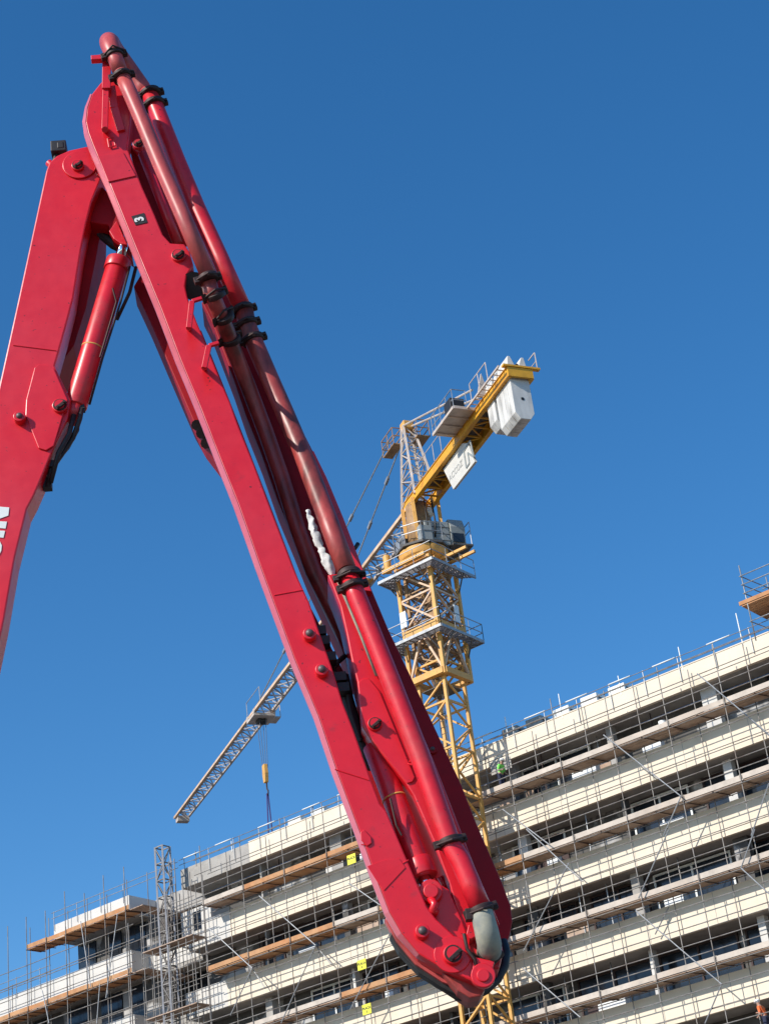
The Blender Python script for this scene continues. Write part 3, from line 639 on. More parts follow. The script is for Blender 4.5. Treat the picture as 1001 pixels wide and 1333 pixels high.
for z in (33.1, 32.7): MB().tube([F(-105, z, .08), F(-84.8, z, .08)], .02, 6).build('rail', 'galv', gl2)

# roof-edge loading tower at the far right
lt_ = empty('loading_platform', F(-32, 35.8, 1.3), 'scaffold loading platform with fresh wooden boards above the roof at the right edge', 'platform')
sa, za = fx(963, 742, 1.3); sb, zb = fx(968, 789, 1.3)
for s, o in ((sa, 1.3), (sa+3, 1.3), (sa+.2, -.9), (sa+3, -.9)): MB().tube([F(s, 35.0, o), F(s, 38.9, o)], .032, 8).build('standard', 'galv', lt_)
for z in (38.35, 37.9, 37.45, 36.0):
    MB().tube([F(sa-.1, z, 1.32), F(sa+4, z, 1.32)], .028, 8).build('ledger', 'galv', lt_); MB().tube([F(sa-.02, z-.03, 1.4), F(sa+.2, z-.03, -1)], .024, 8).build('ledger', 'steel', lt_)
    MB().tube([F(sa-.1, z, -.85), F(sa+4, z, -.85)], .024, 8).build('ledger', 'galv', lt_)
dk = MB()
for q in range(9): fbox(dk, sa-.3, sa+4, 36.86, 36.92, -1+q*.26, -.76+q*.26)
dk.build('deck', 'newwood', lt_)
fbox(MB(), sa-.4, sa+4, 36.93, 37.12, 1.30, 1.36).build('toe_board', 'newwood', lt_)

# hoist mast
hm = empty('hoist_mast', F(-76, 0, 1.5), 'narrow grey lattice hoist mast between the white left wing and the main block', 'hoist mast')
s0, zt = fx(201.5, 1104, 1.5); s1, _ = fx(221, 1102, 1.5)
wd = (s1-s0)*.50
for k, (s, o) in enumerate(((s0, 1.5), (s0+wd, 1.5), (s0, 1.5-wd), (s0+wd, 1.5-wd))): MB().bar(F(s, 0, o), F(s, zt, o), .1).build('leg', 'lace', hm)
lc = MB(); z = zt-.03; i = 0
cor = [(s0, 1.5), (s0+wd, 1.5), (s0+wd, 1.5-wd), (s0, 1.5-wd)]
while z > 10:
    for q in range(4):
        a, b = cor[q], cor[(q+1) % 4]
        lc.bar(F(a[0], z, a[1]), F(b[0], z, b[1]), .06); 
        if (i+q) % 2: a, b = b, a
        lc.bar(F(a[0], z, a[1]), F(b[0], z-1.0, b[1]), .045)
    z -= 1.0; i += 1
lc.build('lacing', 'steel', hm)
fr = MB()
for s in (s0+wd+.35, s0+wd+.8): fr.tube([F(s, 32.4, 1.4), F(s, 35.9, 1.4)], .03, 6)
for z in [32.6+.45*i for i in range(8)]: fr.tube([F(s0+wd+.35, z, 1.4), F(s0+wd+.8, z, 1.4)], .02, 6)
fr.build('ladder', 'steel', hm)

# yellow scaffold signs
for i, (x, y, num) in enumerate(((457.5, 1119, '6'), (471, 1256.5, '4'), (477.5, 1314.5, '3'))):
    s, z = fx(x, y, 1.42); p = F(s, z, 1.42)
    r = empty('safety_sign', p, ['small square yellow sign tied to the scaffold, topmost of three left of the boom', 'small square yellow sign tied to the scaffold, middle of three left of the boom', 'small square yellow sign tied to the scaffold, lowest of three left of the boom'][i], 'sign', 'yellow signs on the scaffold')
    mb = MB(); mb.box(p, E_*.29, UP*.26, NF*.012); mb.build('board', 'signyellow', r, bevel=.01)
    text_mesh('PLACA', .175, p+UP*.05+NF*.016, E_, UP, 'black', 'lettering', r, bold=.006); text_mesh(num, .15, p-UP*.13+NF*.016, E_, UP, 'black', 'numeral', r, bold=.006)

# ------------------------------------------------------------------ TOWER CRANE
MC = azv(1.16)*87.9; DIRJ = azv(-24.5); KJ = azv(65.5)
def MP(a, b, z): return MC + E_*a + NF*b + UP*z      # mast frame
ZJ = 49.35
def J(j, k, z): return MC + DIRJ*j + KJ*(k+.2) + UP*z
crane = empty('tower_crane', MC, 'yellow tower crane with lattice jib and concrete counterweights behind the red boom', 'tower crane')
def lat_tower(h, z0, z1, bay, leg, lace, name, m, m2, phase=0, horiz=True):
    cs = [(-h, -h), (h, -h), (h, h), (-h, h)]
    for a, b in cs: MB().bar(MP(a, b, z0), MP(a, b, z1), leg, side=NF).build(name+'_leg', m, crane, bevel=.01)
    f = MB(); z = z0; i = phase
    while z < z1-.05:
        zt_ = min(z+bay, z1)
        for q in range(4):
            a, b = cs[q], cs[(q+1) % 4]
            if horiz: f.bar(MP(*a, zt_-.06), MP(*b, zt_-.06), lace*1.1)
            zm = (z+zt_)/2
            if (i+q) % 2: a, b = b, a
            f.bar(MP(*a, z), MP(*b, zm), lace); f.bar(MP(*b, zm), MP(*a, zt_), lace)
        z = zt_; i += 1
    f.build(name+'_lacing', m2, crane)
lat_tower(.83, 0, 39.8, 2.5, .17, .09, 'mast', 'yellow', 'yellow')
ld = MB()
for a in (-.2, .2): ld.bar(MP(a, .3, 0), MP(a, .3, 45), .05)
z = 1
while z < 45: ld.bar(MP(-.2, .3, z), MP(.2, .3, z), .03); z += .35
for z in range(8, 40, 6): ld.box(MP(0, 0, z+.4), E_*.75, NF*.75, UP*.02)
ld.build('ladder', 'darkpl', crane)
# climbing cage
H2 = 1.1
def frame(z, h, sz, m='yellow', name='cage_frame', hh=None):
    f = MB(); cs = [(-h, -h), (h, -h), (h, h), (-h, h)]
    for q in range(4): f.bar(MP(*cs[q], z), MP(*cs[(q+1) % 4], z), sz, hh or sz)
    return f.build(name, m, crane, bevel=.01)
for a, b in ((-H2, -H2), (H2, -H2), (H2, H2), (-H2, H2)): MB().bar(MP(a, b, 38.75), MP(a, b, 45.6), .2, side=NF).build('cage_leg', 'yellow', crane, bevel=.01)
frame(38.95, H2+.003, .32, hh=.34); frame(41.6, H2+.004, .28, hh=.38); frame(45.35, H2+.005, .25)
f = MB()
for q in range(4):
    cs = [(-H2, -H2), (H2, -H2), (H2, H2), (-H2, H2)]; a, b = cs[q], cs[(q+1) % 4]; mx_ = ((a[0]+b[0])/2, (a[1]+b[1])/2)
    f.bar(MP(*a, 39.0), MP(*mx_, 41.4), .12); f.bar(MP(*b, 39.0), MP(*mx_, 41.4), .12)
    f.bar(MP(*a, 41.8), MP(*b, 43.6), .11); f.bar(MP(*b, 41.8), MP(*a, 43.6), .09); f.bar(MP(*a, 43.6), MP(*b, 43.6), .1); f.bar(MP(*a, 43.6), MP(*b, 45.3), .1)
f.build('cage_lacing', 'jibyellow', crane)
il = MB(); h = .82
for a, b in ((-h, -h), (h, -h), (h, h), (-h, h)): il.bar(MP(a, b, 39.5), MP(a, b, 45.3), .16, side=NF)
z = 39.5; i = 0
while z < 45:
    for q in range(4):
        cs = [(-h, -h), (h, -h), (h, h), (-h, h)]; a, b = cs[q], cs[(q+1) % 4]
        il.bar(MP(*a, z), MP(*b, z+.9), .07); il.bar(MP(*b, z), MP(*a, z+.9), .05); il.bar(MP(*a, z+.9), MP(*b, z+.9), .07)
    z += .9
il.box(MP(.1, 0, 40.6), E_*.35, NF*.4, UP*.7); il.box(MP(.3, .2, 43), E_*.2, NF*.2, UP*.8)
il.build('inner_mast', 'brown', crane)
def platform(z, h0, h1, name='cage_platform', rail=1.05, miss=()):
    p = MB(); 
    for q in range(4):
        cs0 = [(-h0, -h0), (h0, -h0), (h0, h0), (-h0, h0)]; cs1 = [(-h1, -h1), (h1, -h1), (h1, h1), (-h1, h1)]
        a0, b0, a1, b1 = cs0[q], cs0[(q+1) % 4], cs1[q], cs1[(q+1) % 4]
        if q in miss: continue
        
        for t in range(5):
            f0, f1 = t/5, t/5+.12
            L0 = lambda u, v, f: MP(u[0]+(v[0]-u[0])*f, u[1]+(v[1]-u[1])*f, z)
            p.prism([L0(a0, a1, f0), L0(b0, b1, f0), L0(b0, b1, f1), L0(a0, a1, f1)], UP*.04)
        for t in range(1, 8): p.bar(MP(a0[0]+(b0[0]-a0[0])*t/8, a0[1]+(b0[1]-a0[1])*t/8, z-.03), MP(a1[0]+(b1[0]-a1[0])*t/8, a1[1]+(b1[1]-a1[1])*t/8, z-.03), .05)
    o = p.build(name, 'lace', crane)
    for q in range(4):
        if q in miss: continue
        cs1 = [(-h1, -h1), (h1, -h1), (h1, h1), (-h1, h1)]; MB().bar(MP(*cs1[q], z+.03), MP(*cs1[(q+1) % 4], z+.03), .07, .16).build('edge_beam', 'galv', o)
    for a, b in ((-1, -1), (1, -1), (1, 1), (-1, 1)):
        br_ = MB()
        for t in (0, 1):
            q = (a*h1, b*h0*.6) if t else (a*h0*.6, b*h1); q0 = (a*H2, b*H2)
            br_.bar(MP(*q0, z-1.0), MP(*q, z-.05), .06)
        br_.build('platform_strut', 'darkpl', o)
    rl = MB()
    for q in range(4):
        if q in miss: continue
        cs1 = [(-h1, -h1), (h1, -h1), (h1, h1), (-h1, h1)]; a1, b1 = cs1[q], cs1[(q+1) % 4]
        for zz in (.55, 1.05): rl.bar(MP(*a1, z+zz), MP(*b1, z+zz), .035)
        for t in (0, .33, .66, 1): rl.bar(MP(a1[0]+(b1[0]-a1[0])*t, a1[1]+(b1[1]-a1[1])*t, z), MP(a1[0]+(b1[0]-a1[0])*t, a1[1]+(b1[1]-a1[1])*t, z+1.05), .035)
    rl.build('handrail', 'galv', o)
platform(41.0, H2+.15, 1.8); platform(44.8, H2+.15, 1.85, miss=(0,))
wp = MB(); wp.box(MP(-.95, 1.26, 42.5), E_*.2, UP*.45, NF*.02); wp.box(MP(1.26, -.5, 42.5), NF*.2, UP*.5, E_*.02); wp.build('notice_panel', 'white', crane)
# insertion beams
ib = MB()
for off in (-.55, .35):
    ib.bar(MP(-1.7, off+1.2, 45.50), MP(1.2, off+1.2, 45.50), .16, .22)
for b in (-.9, -.15):
    ib.bar(MP(.4, b, 45.75), MP(2.7, b+.0, 45.75), .14, .16)
ib.build('guide_beam', 'yellow', crane, bevel=.01)
rl_ = MB().tube([MP(-1.5, 1.3, 45.50), MP(-1.5, 1.3, 46.50)], .2, 16); rl_.build('end_drum', 'yellow', crane, bevel=.02)
# slewing unit
before_ = set(bpy.data.objects)
sr = MB(); sr.tube([MP(0, 0, 45.70), MP(0, 0, 46.00), MP(0, 0, 46.40)], [.9, 1.25, 1.35], 28); sr.build('slewing_ring', 'yellow', crane, bevel=.02)
st = MB(); st.tube([MP(0, 0, 46.60), MP(0, 0, 49.40)], [.8, .62], 8); st.build('slewing_turret', 'brown', crane)
op = MB(); n8 = [MC+DIRJ*1.9*math.cos(a)+KJ*1.95*math.sin(a)+UP*46.45 for a in [math.pi/8+i*math.pi/4 for i in range(8)]]
op.prism(n8, UP*.14); op.build('slewing_platform', 'darkpl', crane, bevel=.02)
hr = MB()
for i in range(8):
    a = n8[i]+UP*.14; b = n8[(i+1) % 8]+UP*.14
    for zz in (.55, 1.05): hr.bar(a+UP*zz, b+UP*zz, .04)
    hr.bar(a, a+UP*1.05, .04)
hr.build('handrail', 'galv', crane)
# operator cab: boxes of grey cladding with windows, to the right (camera side)
cb_ = MB()
cb_.box(J(-.6, .55, 47.30), DIRJ*.55, KJ*.9, UP*.7); ob = cb_.build('machine_housing', 'cabgrey', crane, bevel=.03)
rb_ = MB()
for z in (46.85, 47.25, 47.65): rb_.box(J(-.6, .55, z), DIRJ*.57, KJ*.92, UP*.02)
rb_.build('cladding_rib', 'darkpl', ob)
cab = MB(); cab.prism([J(-1.1, 1.5, 46.65), J(.3, 1.5, 46.65), J(.3, 1.5, 48.25), J(-1.0, 1.5, 48.25), J(-1.3, 1.5, 47.70)], KJ*1.1)
cab = cab.build('operator_cab', 'cabgrey', crane, bevel=.03)
wn = MB(); wn.box(J(-.5, 1.49, 47.60), DIRJ*.45, UP*.4, KJ*.02); wn.box(J(-1.2, 2.05, 47.25), DIRJ*.03, UP*.45, KJ*.42); wn.build('cab_window', 'glass', cab)
gb = MB(); gb.box(J(1.0, -1.35, 47.20), DIRJ*.8, KJ*.04, UP*.5); gb.build('side_panel', 'galv', crane)
cw_ = MB()
for z in (47.50, 48.00): cw_.tube([J(-1.4, 2.9, z), J(.4, 2.9, z)], .03, 6)
for j in (-1.4, -.5, .4): cw_.tube([J(j, 2.9, 46.60), J(j, 2.9, 48.00)], .03, 6)
cw_.build('handrail', 'galv', cab)
fl = MB(); fl.box(J(-.3, 2.2, 46.56), DIRJ*1.2, KJ*.75, UP*.05); fl.build('cab_floor', 'darkpl', cab)
for o_ in [o_ for o_ in bpy.data.objects if o_ not in before_ and o_.name not in ('slewing_ring', 'slewing_turret')]:
    for v_ in o_.data.vertices:
        v_.co.x = MC.x+(v_.co.x-MC.x)*.78; v_.co.y = MC.y+(v_.co.y-MC.y)*.78
# upright lacings between turret & jib
up_ = MB()
for j, k in ((.7, -.6), (-.7, -.6), (.7, .6), (-.7, .6)): up_.bar(J(j*1.1, k*1.2, 46.60), J(j, k*1.25, ZJ+.1), .2)
up_.build('turret_post', 'yellow', crane, bevel=.01)
mm = MB(); mm.box(J(.55, -.95, 47.1), DIRJ*.22, KJ*.22, UP*.4); mm.build('slewing_motor', 'darkpl', crane, bevel=.03)
mm = MB(); mm.box(J(-1.15, -.5, 47.0), DIRJ*.2, KJ*.35, UP*.45); mm.build('electric_cabinet', 'cabgrey', crane, bevel=.02)
mm = MB(); mm.tube([J(-.9, .2, 47.0), J(-.95, .3, 47.9), J(-.8, .35, 48.6), J(-.85, .3, 49.4)], .05, 8); mm.tube([J(-.9, -.1, 47.0), J(-1.0, -.2, 48.0), J(-.8, -.1, 49.4)], .035, 8); mm.build('power_cable', 'black', crane)
fl2 = MB().ball(J(-.3, .3, 48.85), .32, 2).build('flood_lamp', 'white', crane)

# cathead (tower top)
ZT = 54.6
ct = MB(); bs = [(.9, -.7), (.9, .7), (-1.0, -.7), (-1.0, .7)]; tp = [(.45, -.28), (.45, .28), (.15, -.28), (.15, .28)]
for (a, b) in zip(bs, tp): ct.bar(J(*a, ZJ+.2), J(*b, ZT), .13)
for i in range(6):
    t0, t1 = i/6, (i+1)/6
    P = lambda q, t: J(bs[q][0]+(tp[q][0]-bs[q][0])*t, bs[q][1]+(tp[q][1]-bs[q][1])*t, ZJ+.2+(ZT-ZJ-.2)*t)
    for a, b in ((0, 1), (2, 3), (0, 2), (1, 3)):
        if i % 2: a, b = b, a
        ct.bar(P(a, t0), P(b, t1), .055); ct.bar(P(a, t1), P(b, t1), .05)
ct.build('tower_head', 'jibgrey', crane)
hp = MB()
for j0, j1, k0, k1 in ((.7, 2.3, -.75, -.2), (-.4, .8, .25, 1.0)):
    hp.prism([J(j0, k0, ZT-.9), J(j1, k0, ZT-.9), J(j1, k1, ZT-.9), J(j0, k1, ZT-.9)], UP*.06)
    for zz in (-.35, .15):
        for a, b in (((j0, k0), (j1, k0)), ((j1, k0), (j1, k1)), ((j1, k1), (j0, k1)), ((j0, k1), (j0, k0))): hp.bar(J(*a, ZT+zz), J(*b, ZT+zz), .045)
    for a in ((j0, k0), (j1, k0), (j1, k1), (j0, k1), ((j0+j1)/2, k0)): hp.bar(J(*a, ZT-.9), J(*a, ZT+.15), .045)
hp.build('head_platform', 'brown', crane)
MB().box(J(.3, 0, ZT+.05), DIRJ*.3, KJ*.3, UP*.25).build('head_sheave', 'yellow', crane, bevel=.05)
# jib, tri-section with apex on top
def jib_seg(j0, j1, w0, w1, h0, h1, nb, chord, lace, z0=ZJ, parent=None):
    ch = []; 
    for k, zz in ((-1, 0), (1, 0), (0, 1)):
        a = J(j0, k*w0/2, z0+zz*h0); b = J(j1, k*w1/2, z0+zz*h1); ch.append((a, b))
    for i, (a, b) in enumerate(ch): MB().bar(a, b, chord*(1.25 if i == 0 else 1)).build('jib_chord', 'jibyellow' if i == 0 else ('jibgrey' if i == 1 else 'jibyellow'), crane)
    l = MB()
    for i in range(nb):
        t0, t1 = i/nb, (i+1)/nb; tm = (t0+t1)/2
        L = [a.lerp(b, t0) for a, b in ch]; Rr = [a.lerp(b, t1) for a, b in ch]; Mm = [a.lerp(b, tm) for a, b in ch]
        l.bar(L[0], Mm[2], lace); l.bar(Mm[2], Rr[0], lace); l.bar(L[1], Mm[2], lace); l.bar(Mm[2], Rr[1], lace)
        l.bar(L[0], L[1], lace); l.bar(L[0], Rr[1], lace) if i % 2 else l.bar(L[1], Rr[0], lace)
    l.build('jib_lacing', 'lace', crane)
JL = 48.3
jib_seg(-.1, 28, 1.2, 1.2, .75, .7, 22, .16, .075); jib_seg(28.01, JL, 1.2, 1.0, .68, .5, 18, .13, .06)
tipf = MB(); tipf.bar(J(JL, -.6, ZJ), J(JL, .6, ZJ), .16); tipf.bar(J(JL, -.6, ZJ), J(JL, 0, ZJ+.5), .1); tipf.bar(J(JL, .6, ZJ), J(JL, 0, ZJ+.5), .1)
tipf.box(J(JL-.3, 0, ZJ-.25), DIRJ*.3, KJ*.45, UP*.2); tipf.build('jib_tip', 'jibgrey', crane)
ws = MB()
ws.prism([J(8.6, -.6, ZJ-.04), J(9.4, -.6, ZJ-.04), J(9.4, .6, ZJ-.04), J(8.6, .6, ZJ-.04)], UP*.08); ws.build('jib_joint_plate', 'yellow', crane)
# trolley, ropes, hook
JT = 28.6
tr = MB(); tr.box(J(JT, 0, ZJ-.3), DIRJ*.8, KJ*.75, UP*.09)
for a in (-.7, .7):
    for k in (-.7, .7): tr.tube([J(JT+a, k-.06, ZJ-.1), J(JT+a, k+.06, ZJ-.1)], .16, 12)
tr.box(J(JT, .95, ZJ-.35), DIRJ*.5, KJ*.25, UP*.05)
for a in (-.5, .5): tr.bar(J(JT+a, 1.2, ZJ-.35), J(JT+a, 1.2, ZJ+.5), .05)
tr.bar(J(JT-.5, 1.2, ZJ+.5), J(JT+.5, 1.2, ZJ+.5), .05)
tr = tr.build('trolley', 'jibgrey', crane)
MB().tube([J(JT, -.3, ZJ-.45), J(JT, .3, ZJ-.45)], .28, 14).build('sheave', 'black', tr)
pb = MB(); 
for j in (26.8, 29.6): pb.bar(J(j, -.6, ZJ+.2), J(j, -.6, ZJ+1.2), .05)
pb.bar(J(26.8, -.6, ZJ+1.2), J(29.6, -.6, ZJ+1.2), .04); pb.build('jib_walkway', 'galv', crane)
hp_ = on_plane(344.5, 1012, J(JT, 0, 0), -KJ)
zh = hp_.z
rp = MB()
for a, k in ((-.28, -.22), (.28, -.22), (-.28, .22), (.28, .22)): rp.tube([J(JT+a, k, ZJ-.4), J(JT+a*.6, k*.5, zh+.5)], .02, 6)
rp.build('hoist_rope', 'rope', crane)
hb = MB(); hb.prism([J(JT-.2, -.16, zh+.75), J(JT+.2, -.16, zh+.75), J(JT+.28, -.16, zh+.1), J(JT+.16, -.16, zh-.5), J(JT-.16, -.16, zh-.5), J(JT-.28, -.16, zh+.1)], KJ*.26)
hb = hb.build('hook_block', 'yellow', crane, bevel=.03)
hk = MB(); hk.tube([J(JT, 0, zh-.55), J(JT, 0, zh-.95), J(JT-.17, 0, zh-1.1), J(JT-.15, 0, zh-1.3), J(JT+.02, 0, zh-1.38), J(JT+.16, 0, zh-1.25)], .05, 8); hk.build('hook', 'iron', hb)
slg = empty('lifting_sling', J(JT, 0, zh-1.3), 'dark purple lifting sling hanging from the crane hook behind the roof', 'sling')
ss = MB(); 
for q in (-1, 1): ss.tube([J(JT, q*.04, zh-1.25), J(JT+.1, q*.14, zh-4.2), J(JT+.1, q*.5, 34.9)], .045, 8)
ss.build('strap', 'sling', slg)
MB().box(J(JT+.1, 0, 34.85), DIRJ*.6, KJ*.7, UP*.2).build('load', 'wood', slg)
# pendant bars
def pend(j, k0, js, ks, zs, m='galv', r=.045, nb=3):
    a = J(js, ks, zs); b = J(j, k0, ZJ+.72); t = MB(); t.tube([a, b], r, 6)
    for i in range(1, nb+1): c = a.lerp(b, i/(nb+1)); d = (b-a).normalized(); t.box(c, d*.28, d.cross(UP).normalized()*.07, d.cross(d.cross(UP)).normalized()*.09)
    t.build('pendant_bar', m, crane)
pend(29.3, -.1, 1.8, -.5, ZT-.1); pend(14.0, .3, .9, .1, ZT-.1)
for k in (-.55, .35): MB().tube([J(.2, k*.5, ZT), J(-9.2, k*1.2, ZJ+1.6)], .06, 6).build('pendant_bar', 'jibgrey', crane)
# counter jib
for k, m in ((-.6, 'orange'), (.6, 'orange')):
    gd = MB(); gd.box(J(-6.2, k, ZJ+.17), DIRJ*6.9, KJ*.07, UP*.24); gd.box(J(-6.2, k, ZJ-.09), DIRJ*6.9, KJ*.12, UP*.02); gd.box(J(-6.2, k, ZJ+.43), DIRJ*6.9, KJ*.12, UP*.02)
    gd.build('counter_jib_girder', m, crane)
xb = MB()
for i in range(12):
    j = -.2-i*.88
    xb.bar(J(j, -.53, ZJ+.1), J(j, .53, ZJ+.1), .08); xb.bar(J(j, -.53 if i % 2 else .53, ZJ+.1), J(j-.88, .53 if i % 2 else -.53, ZJ+.1), .07)
xb.build('counter_jib_bracing', 'orange', crane)
fc = MB(); fc.box(J(-5.4, 0, ZJ+.46), DIRJ*4.2, KJ*.52, UP*.02); fc.build('walkway', 'darkpl', crane)
eb = MB(); eb.box(J(-13.1, 0, ZJ+.17), DIRJ*.07, KJ*.68, UP*.26); eb.box(J(-13.1, .1, ZJ+.5), DIRJ*.12, KJ*1.0, UP*.05); eb.build('end_beam', 'orange', crane)
# winch deck on the left
dkp = MB(); dkp.prism([J(-6.5, -1.85, ZJ+.4), J(-9.2, -1.85, ZJ+.4), J(-9.2, -.7, ZJ+.4), J(-6.5, -.7, ZJ+.4)], UP*.06)
dkp.bar(J(-6.5, -1.85, ZJ+.43), J(-9.2, -1.85, ZJ+.43), .1, .16); dkp.bar(J(-9.2, -1.85, ZJ+.43), J(-9.2, -.7, ZJ+.43), .1, .16)
for j in (-6.8, -7.6, -8.4): dkp.bar(J(j, -1.85, ZJ+.36), J(j, -.7, ZJ+.36), .07)
dkp = dkp.build('winch_deck', 'jibgrey', crane)
hr2 = MB()
for zz in (.9, 1.5):
    hr2.bar(J(-6.5, -1.85, ZJ+zz), J(-9.2, -1.85, ZJ+zz), .035); hr2.bar(J(-9.2, -1.85, ZJ+zz), J(-9.2, -1.1, ZJ+zz), .035)
for j in (-6.5, -6.9, -7.6, -8.4, -9.2): hr2.bar(J(j, -1.85, ZJ+.4), J(j, -1.85, ZJ+1.5), .04)
hr2.bar(J(-9.2, -1.1, ZJ+.4), J(-9.2, -1.1, ZJ+1.5), .04); hr2.build('handrail', 'galv', dkp)
MB().box(J(-8.6, -1.5, ZJ+.8), DIRJ*.4, KJ*.4, UP*.35).build('winch', 'black', dkp, bevel=.05)
sdw = MB()
for t in range(9): sdw.bar(J(-9.2-t*.45, -1.1, ZJ+.42), J(-9.2-t*.45, -.7, ZJ+.42), .04)
sdw.bar(J(-9.2, -1.1, ZJ+.45), J(-13.1, -1.1, ZJ+.45), .07, .1)
sdw.build('side_walkway', 'jibgrey', crane)
h3 = MB()
for t in (-9.8, -10.8, -11.8): h3.bar(J(t, -1.1, ZJ+.45), J(t, -1.1, ZJ+1.5), .04)
h3.bar(J(-9.8, -1.1, ZJ+1.5), J(-11.8, -1.1, ZJ+1.5), .035); h3.build('handrail', 'jibgrey', crane)
h3 = MB(); h3.bar(J(-13.1, 1.0, ZJ+.5), J(-13.1, 1.0, ZJ+1.5), .045); h3.bar(J(-13.1, 1.0, ZJ+1.5), J(-12.4, 1.0, ZJ+1.5), .04); h3.bar(J(-13.1, 1.0, ZJ+1.0), J(-12.4, 1.0, ZJ+1.0), .03); h3.build('handrail', 'jibgrey', crane)
h3 = MB()
for t in (-2, -3, -4, -5): h3.bar(J(t, -.75, ZJ+.45), J(t, -.75, ZJ+1.5), .035)
h3.bar(J(-2, -.75, ZJ+1.5), J(-5, -.75, ZJ+1.5), .03); h3.build('handrail', 'jibgrey', crane)
wf = MB(); wf.prism([J(-10.2, -1.0, ZJ+.5), J(-10.2, -.3, ZJ+.5), J(-10.2, -.6, ZJ+1.9)], DIRJ*-.1); wf.build('hoist_frame', 'jibgrey', crane)
# ballast blocks
def ballast(j, zb, zt_, wtop=True):
    o = MB(); z0 = zb; h = .52
    pr_ = [(-h, z0+.35), (-h+.25, z0), (h-.25, z0), (h, z0+.35), (h, ZJ-.25), (h, ZJ+.7), (.44, zt_), (.3, zt_), (.12, ZJ+.75), (-.12, ZJ+.75), (-.3, zt_), (-.44, zt_), (-h, ZJ+.7)]
    o.prism([J(j, k, z) for k, z in pr_], -DIRJ*.40)
    return o.build('ballast_block', 'ballast', crane, bevel=.02)
for i in range(2): ballast(-10.2-i*.42, 47.75, ZJ+1.2)
for i in range(4): last = ballast(-11.25-i*.425, 47.0, ZJ+1.25)
hl = MB(); jn = -11.25-3*.425-.402
for z in (ZJ+.75, ZJ-1.2): hl.tube([J(jn, 0, z), J(jn-.01, 0, z)], .09, 14)
hl.build('lifting_hole', 'black', crane)
# name board
sgp = [on_plane(x, y, J(0, -.45, 0), -KJ) for x, y in ((577, 611), (601, 577), (609, 577), (618, 601), (590, 637))]
sg = MB(); sg.prism(sgp, KJ*.14); sg = sg.build('name_board', 'boardwhite', crane, bevel=.01)
mid = (sgp[0]+sgp[4])/2; ctr = (sgp[0]+sgp[2]+sgp[3]+sgp[4])/4
dr = (sgp[3]-sgp[4]).normalized(); un = KJ.cross(dr)
if un.z < 0: un = -un
rt_ = un.cross(-KJ)
text_mesh('ACCOZ', .5, ctr-dr*.5, (rt_ if rt_.dot(-DIRJ) > 0 else rt_), un, 'lettergrey', 'lettering', sg, lift=0.012, ext=.006)
lg = MB(); c0 = ctr+dr*1.25-KJ*.02
def lp(a, b): return c0+dr*a+un*b
for a, b in (((-.5, -.55), (-.5, .45)), ((-.5, .45), (.35, .55)), ((.35, .55), (.5, -.5)), ((-.5, -.55), (-.1, -.5)), ((-.1, -.5), (-.1, .1)), ((-.1, .1), (.5, -.5))): lg.bar(lp(*a), lp(*b), .09, .04, KJ)
lg.build('emblem', 'cabgrey', sg)

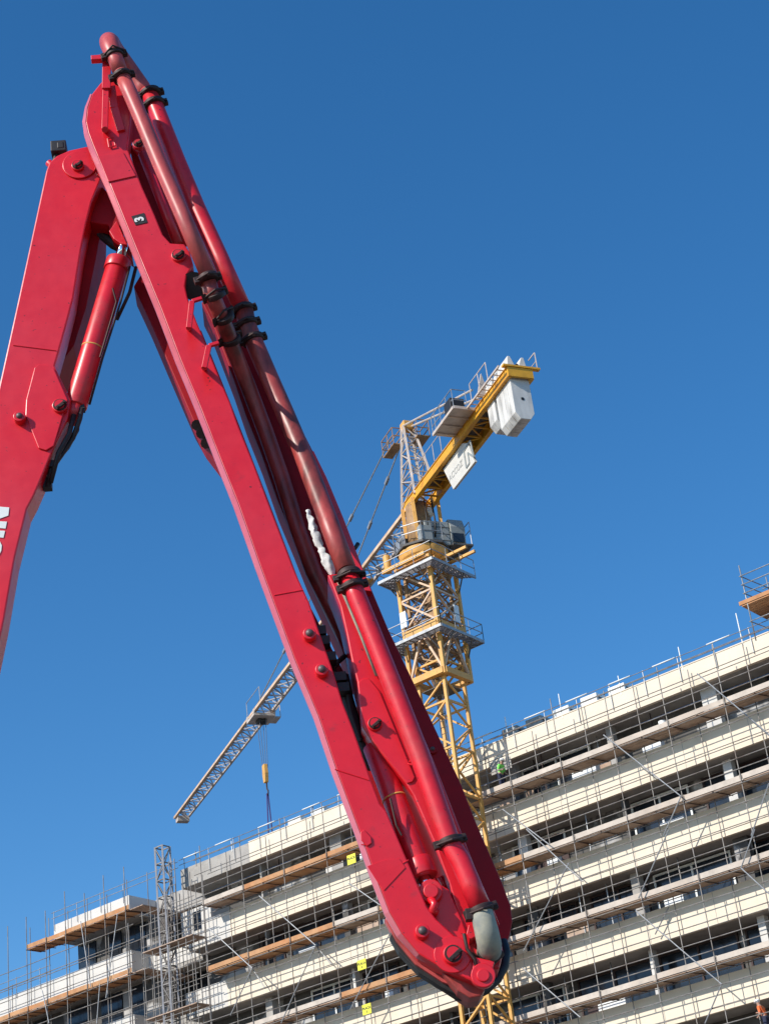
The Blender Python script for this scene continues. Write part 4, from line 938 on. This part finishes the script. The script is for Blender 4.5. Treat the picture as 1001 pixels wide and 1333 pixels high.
# ------------------------------------------------------------------ workers on the scaffold
def worker(loc, face, vest, lean, label, arm):
    """standing figure, 1.75 m, built with a skin modifier; face = heading vector"""
    r = empty('person', loc, label, 'person')
    rt2 = face.cross(UP).normalized(); fwd = face.normalized()
    def P(x, y, z): return loc + rt2*x + fwd*(y + lean*max(0, z-.9)) + UP*z
    def skin(name, vs, es, m, root=0):
        me = bpy.data.meshes.new(name); me.from_pydata([v[:3] for v in [tuple(P(*q[:3])) for q in vs]], es, []); me.materials.append(M[m])
        o = bpy.data.objects.new(name, me); C.objects.link(o); o.parent = r; o.matrix_parent_inverse = Matrix.Translation(-loc)
        sk_ = o.modifiers.new('skin', 'SKIN'); 
        for i, q in enumerate(vs): me.skin_vertices[0].data[i].radius = (q[3], q[3] if len(q) < 5 else q[4])
        me.skin_vertices[0].data[root].use_root = True
        o.modifiers.new('sub', 'SUBSURF').levels = 2; o.modifiers['sub'].render_levels = 2
        for p_ in me.polygons: p_.use_smooth = True
        return o
    ax, ay, az_ = arm
    body = [(0, 0, .95, .13, .11), (0, 0, 1.15, .13, .10), (0, 0, 1.38, .16, .11), (0, 0, 1.5, .055), (0, .01, 1.6, .085), (0, .01, 1.7, .09),
            (.1, 0, .9, .09), (.11, .02, .5, .065), (.11, 0, .1, .045), (.11, .12, .04, .045), (-.1, 0, .9, .09), (-.11, .02, .5, .065), (-.11, -.02, .1, .045), (-.11, .1, .04, .045),
            (.2, 0, 1.42, .06), (.27, .03, 1.15, .045), (.24+ax, .25+ay, 1.1+az_, .035), (.23+ax, .33+ay, 1.1+az_, .035), (-.2, 0, 1.42, .06), (-.27, .0, 1.15, .045), (-.24, .2, 1.0, .035), (-.23, .28, .98, .035)]
    ed = [(0, 1), (1, 2), (2, 3), (3, 4), (4, 5), (0, 6), (6, 7), (7, 8), (8, 9), (0, 10), (10, 11), (11, 12), (12, 13), (2, 14), (14, 15), (15, 16), (16, 17), (2, 18), (18, 19), (19, 20), (20, 21)]
    skin('body', body, ed, 'skin')
    cloth = [(q[0], q[1], q[2], q[3]+.018, (q[4] if len(q) > 4 else q[3])+.018) for q in (body[0], body[1], body[2], (0, 0, 1.46, .08), body[14], body[15], body[18], body[19])]
    skin('vest', cloth, [(0, 1), (1, 2), (2, 3), (2, 4), (4, 5), (2, 6), (6, 7)], vest)
    tro = [(0, 0, .98, .15, .13)] + [(q[0], q[1], q[2], q[3]+.02) for q in (body[6], body[7], body[8], body[10], body[11], body[12])]
    skin('trousers', tro, [(0, 1), (1, 2), (2, 3), (0, 4), (4, 5), (5, 6)], 'navy')
    hm_ = MB(); hm_.ball(P(0, .01, 1.715), .125, 3, (1, 1, .85)); hm_.tube([P(0, .03, 1.69), P(0, .03, 1.70)], .155, 20); hm_.build('helmet', 'white', r)
    fc_ = MB(); fc_.ball(P(0, .11, 1.61), .018, 1); fc_.ball(P(.035, .095, 1.645), .012, 1); fc_.ball(P(-.035, .095, 1.645), .012, 1); fc_.build('face_features', 'iron', r)
def wk(x, y, level, off, vest, lean, label, face, arm=(0, 0, 0)):
    s, z = fx(x, y, off); worker(F(s, DL[level]+.06, off), face, vest, lean, label, arm)
wk(650, 1000, 0, .75, 'vis_green', .25, 'worker in green vest on the top scaffold deck just right of the crane mast', E_)
wk(853, 1248, 4, .75, 'vis_green', .35, 'worker in green vest bending over the lower scaffold deck at the right', -E_, (0, .1, -.2))
wk(979, 1240, 4, .75, 'vis_orange', .3, 'worker in orange vest near the bottom right corner on the lower scaffold deck', -E_, (0, .1, .2))
s_, z_ = fx(861, 936, 1.05)  # added bucket marks a white dot, probably a bulkhead lamp
bk = empty('bucket', F(s_, DL[0]+.06, 1.05), 'small white bucket put in for an unclear white dot on the top scaffold deck', 'bucket')
b_ = F(s_, DL[0]+.06, 1.05); MB().tube([b_, b_+UP*.38], [.15, .19], 18).build('bowl', 'white', bk); MB().tube([b_+UP*.36-E_*.19, b_+UP*.55-E_*.1, b_+UP*.58, b_+UP*.55+E_*.1, b_+UP*.36+E_*.19], .008, 6).build('handle', 'iron', bk)
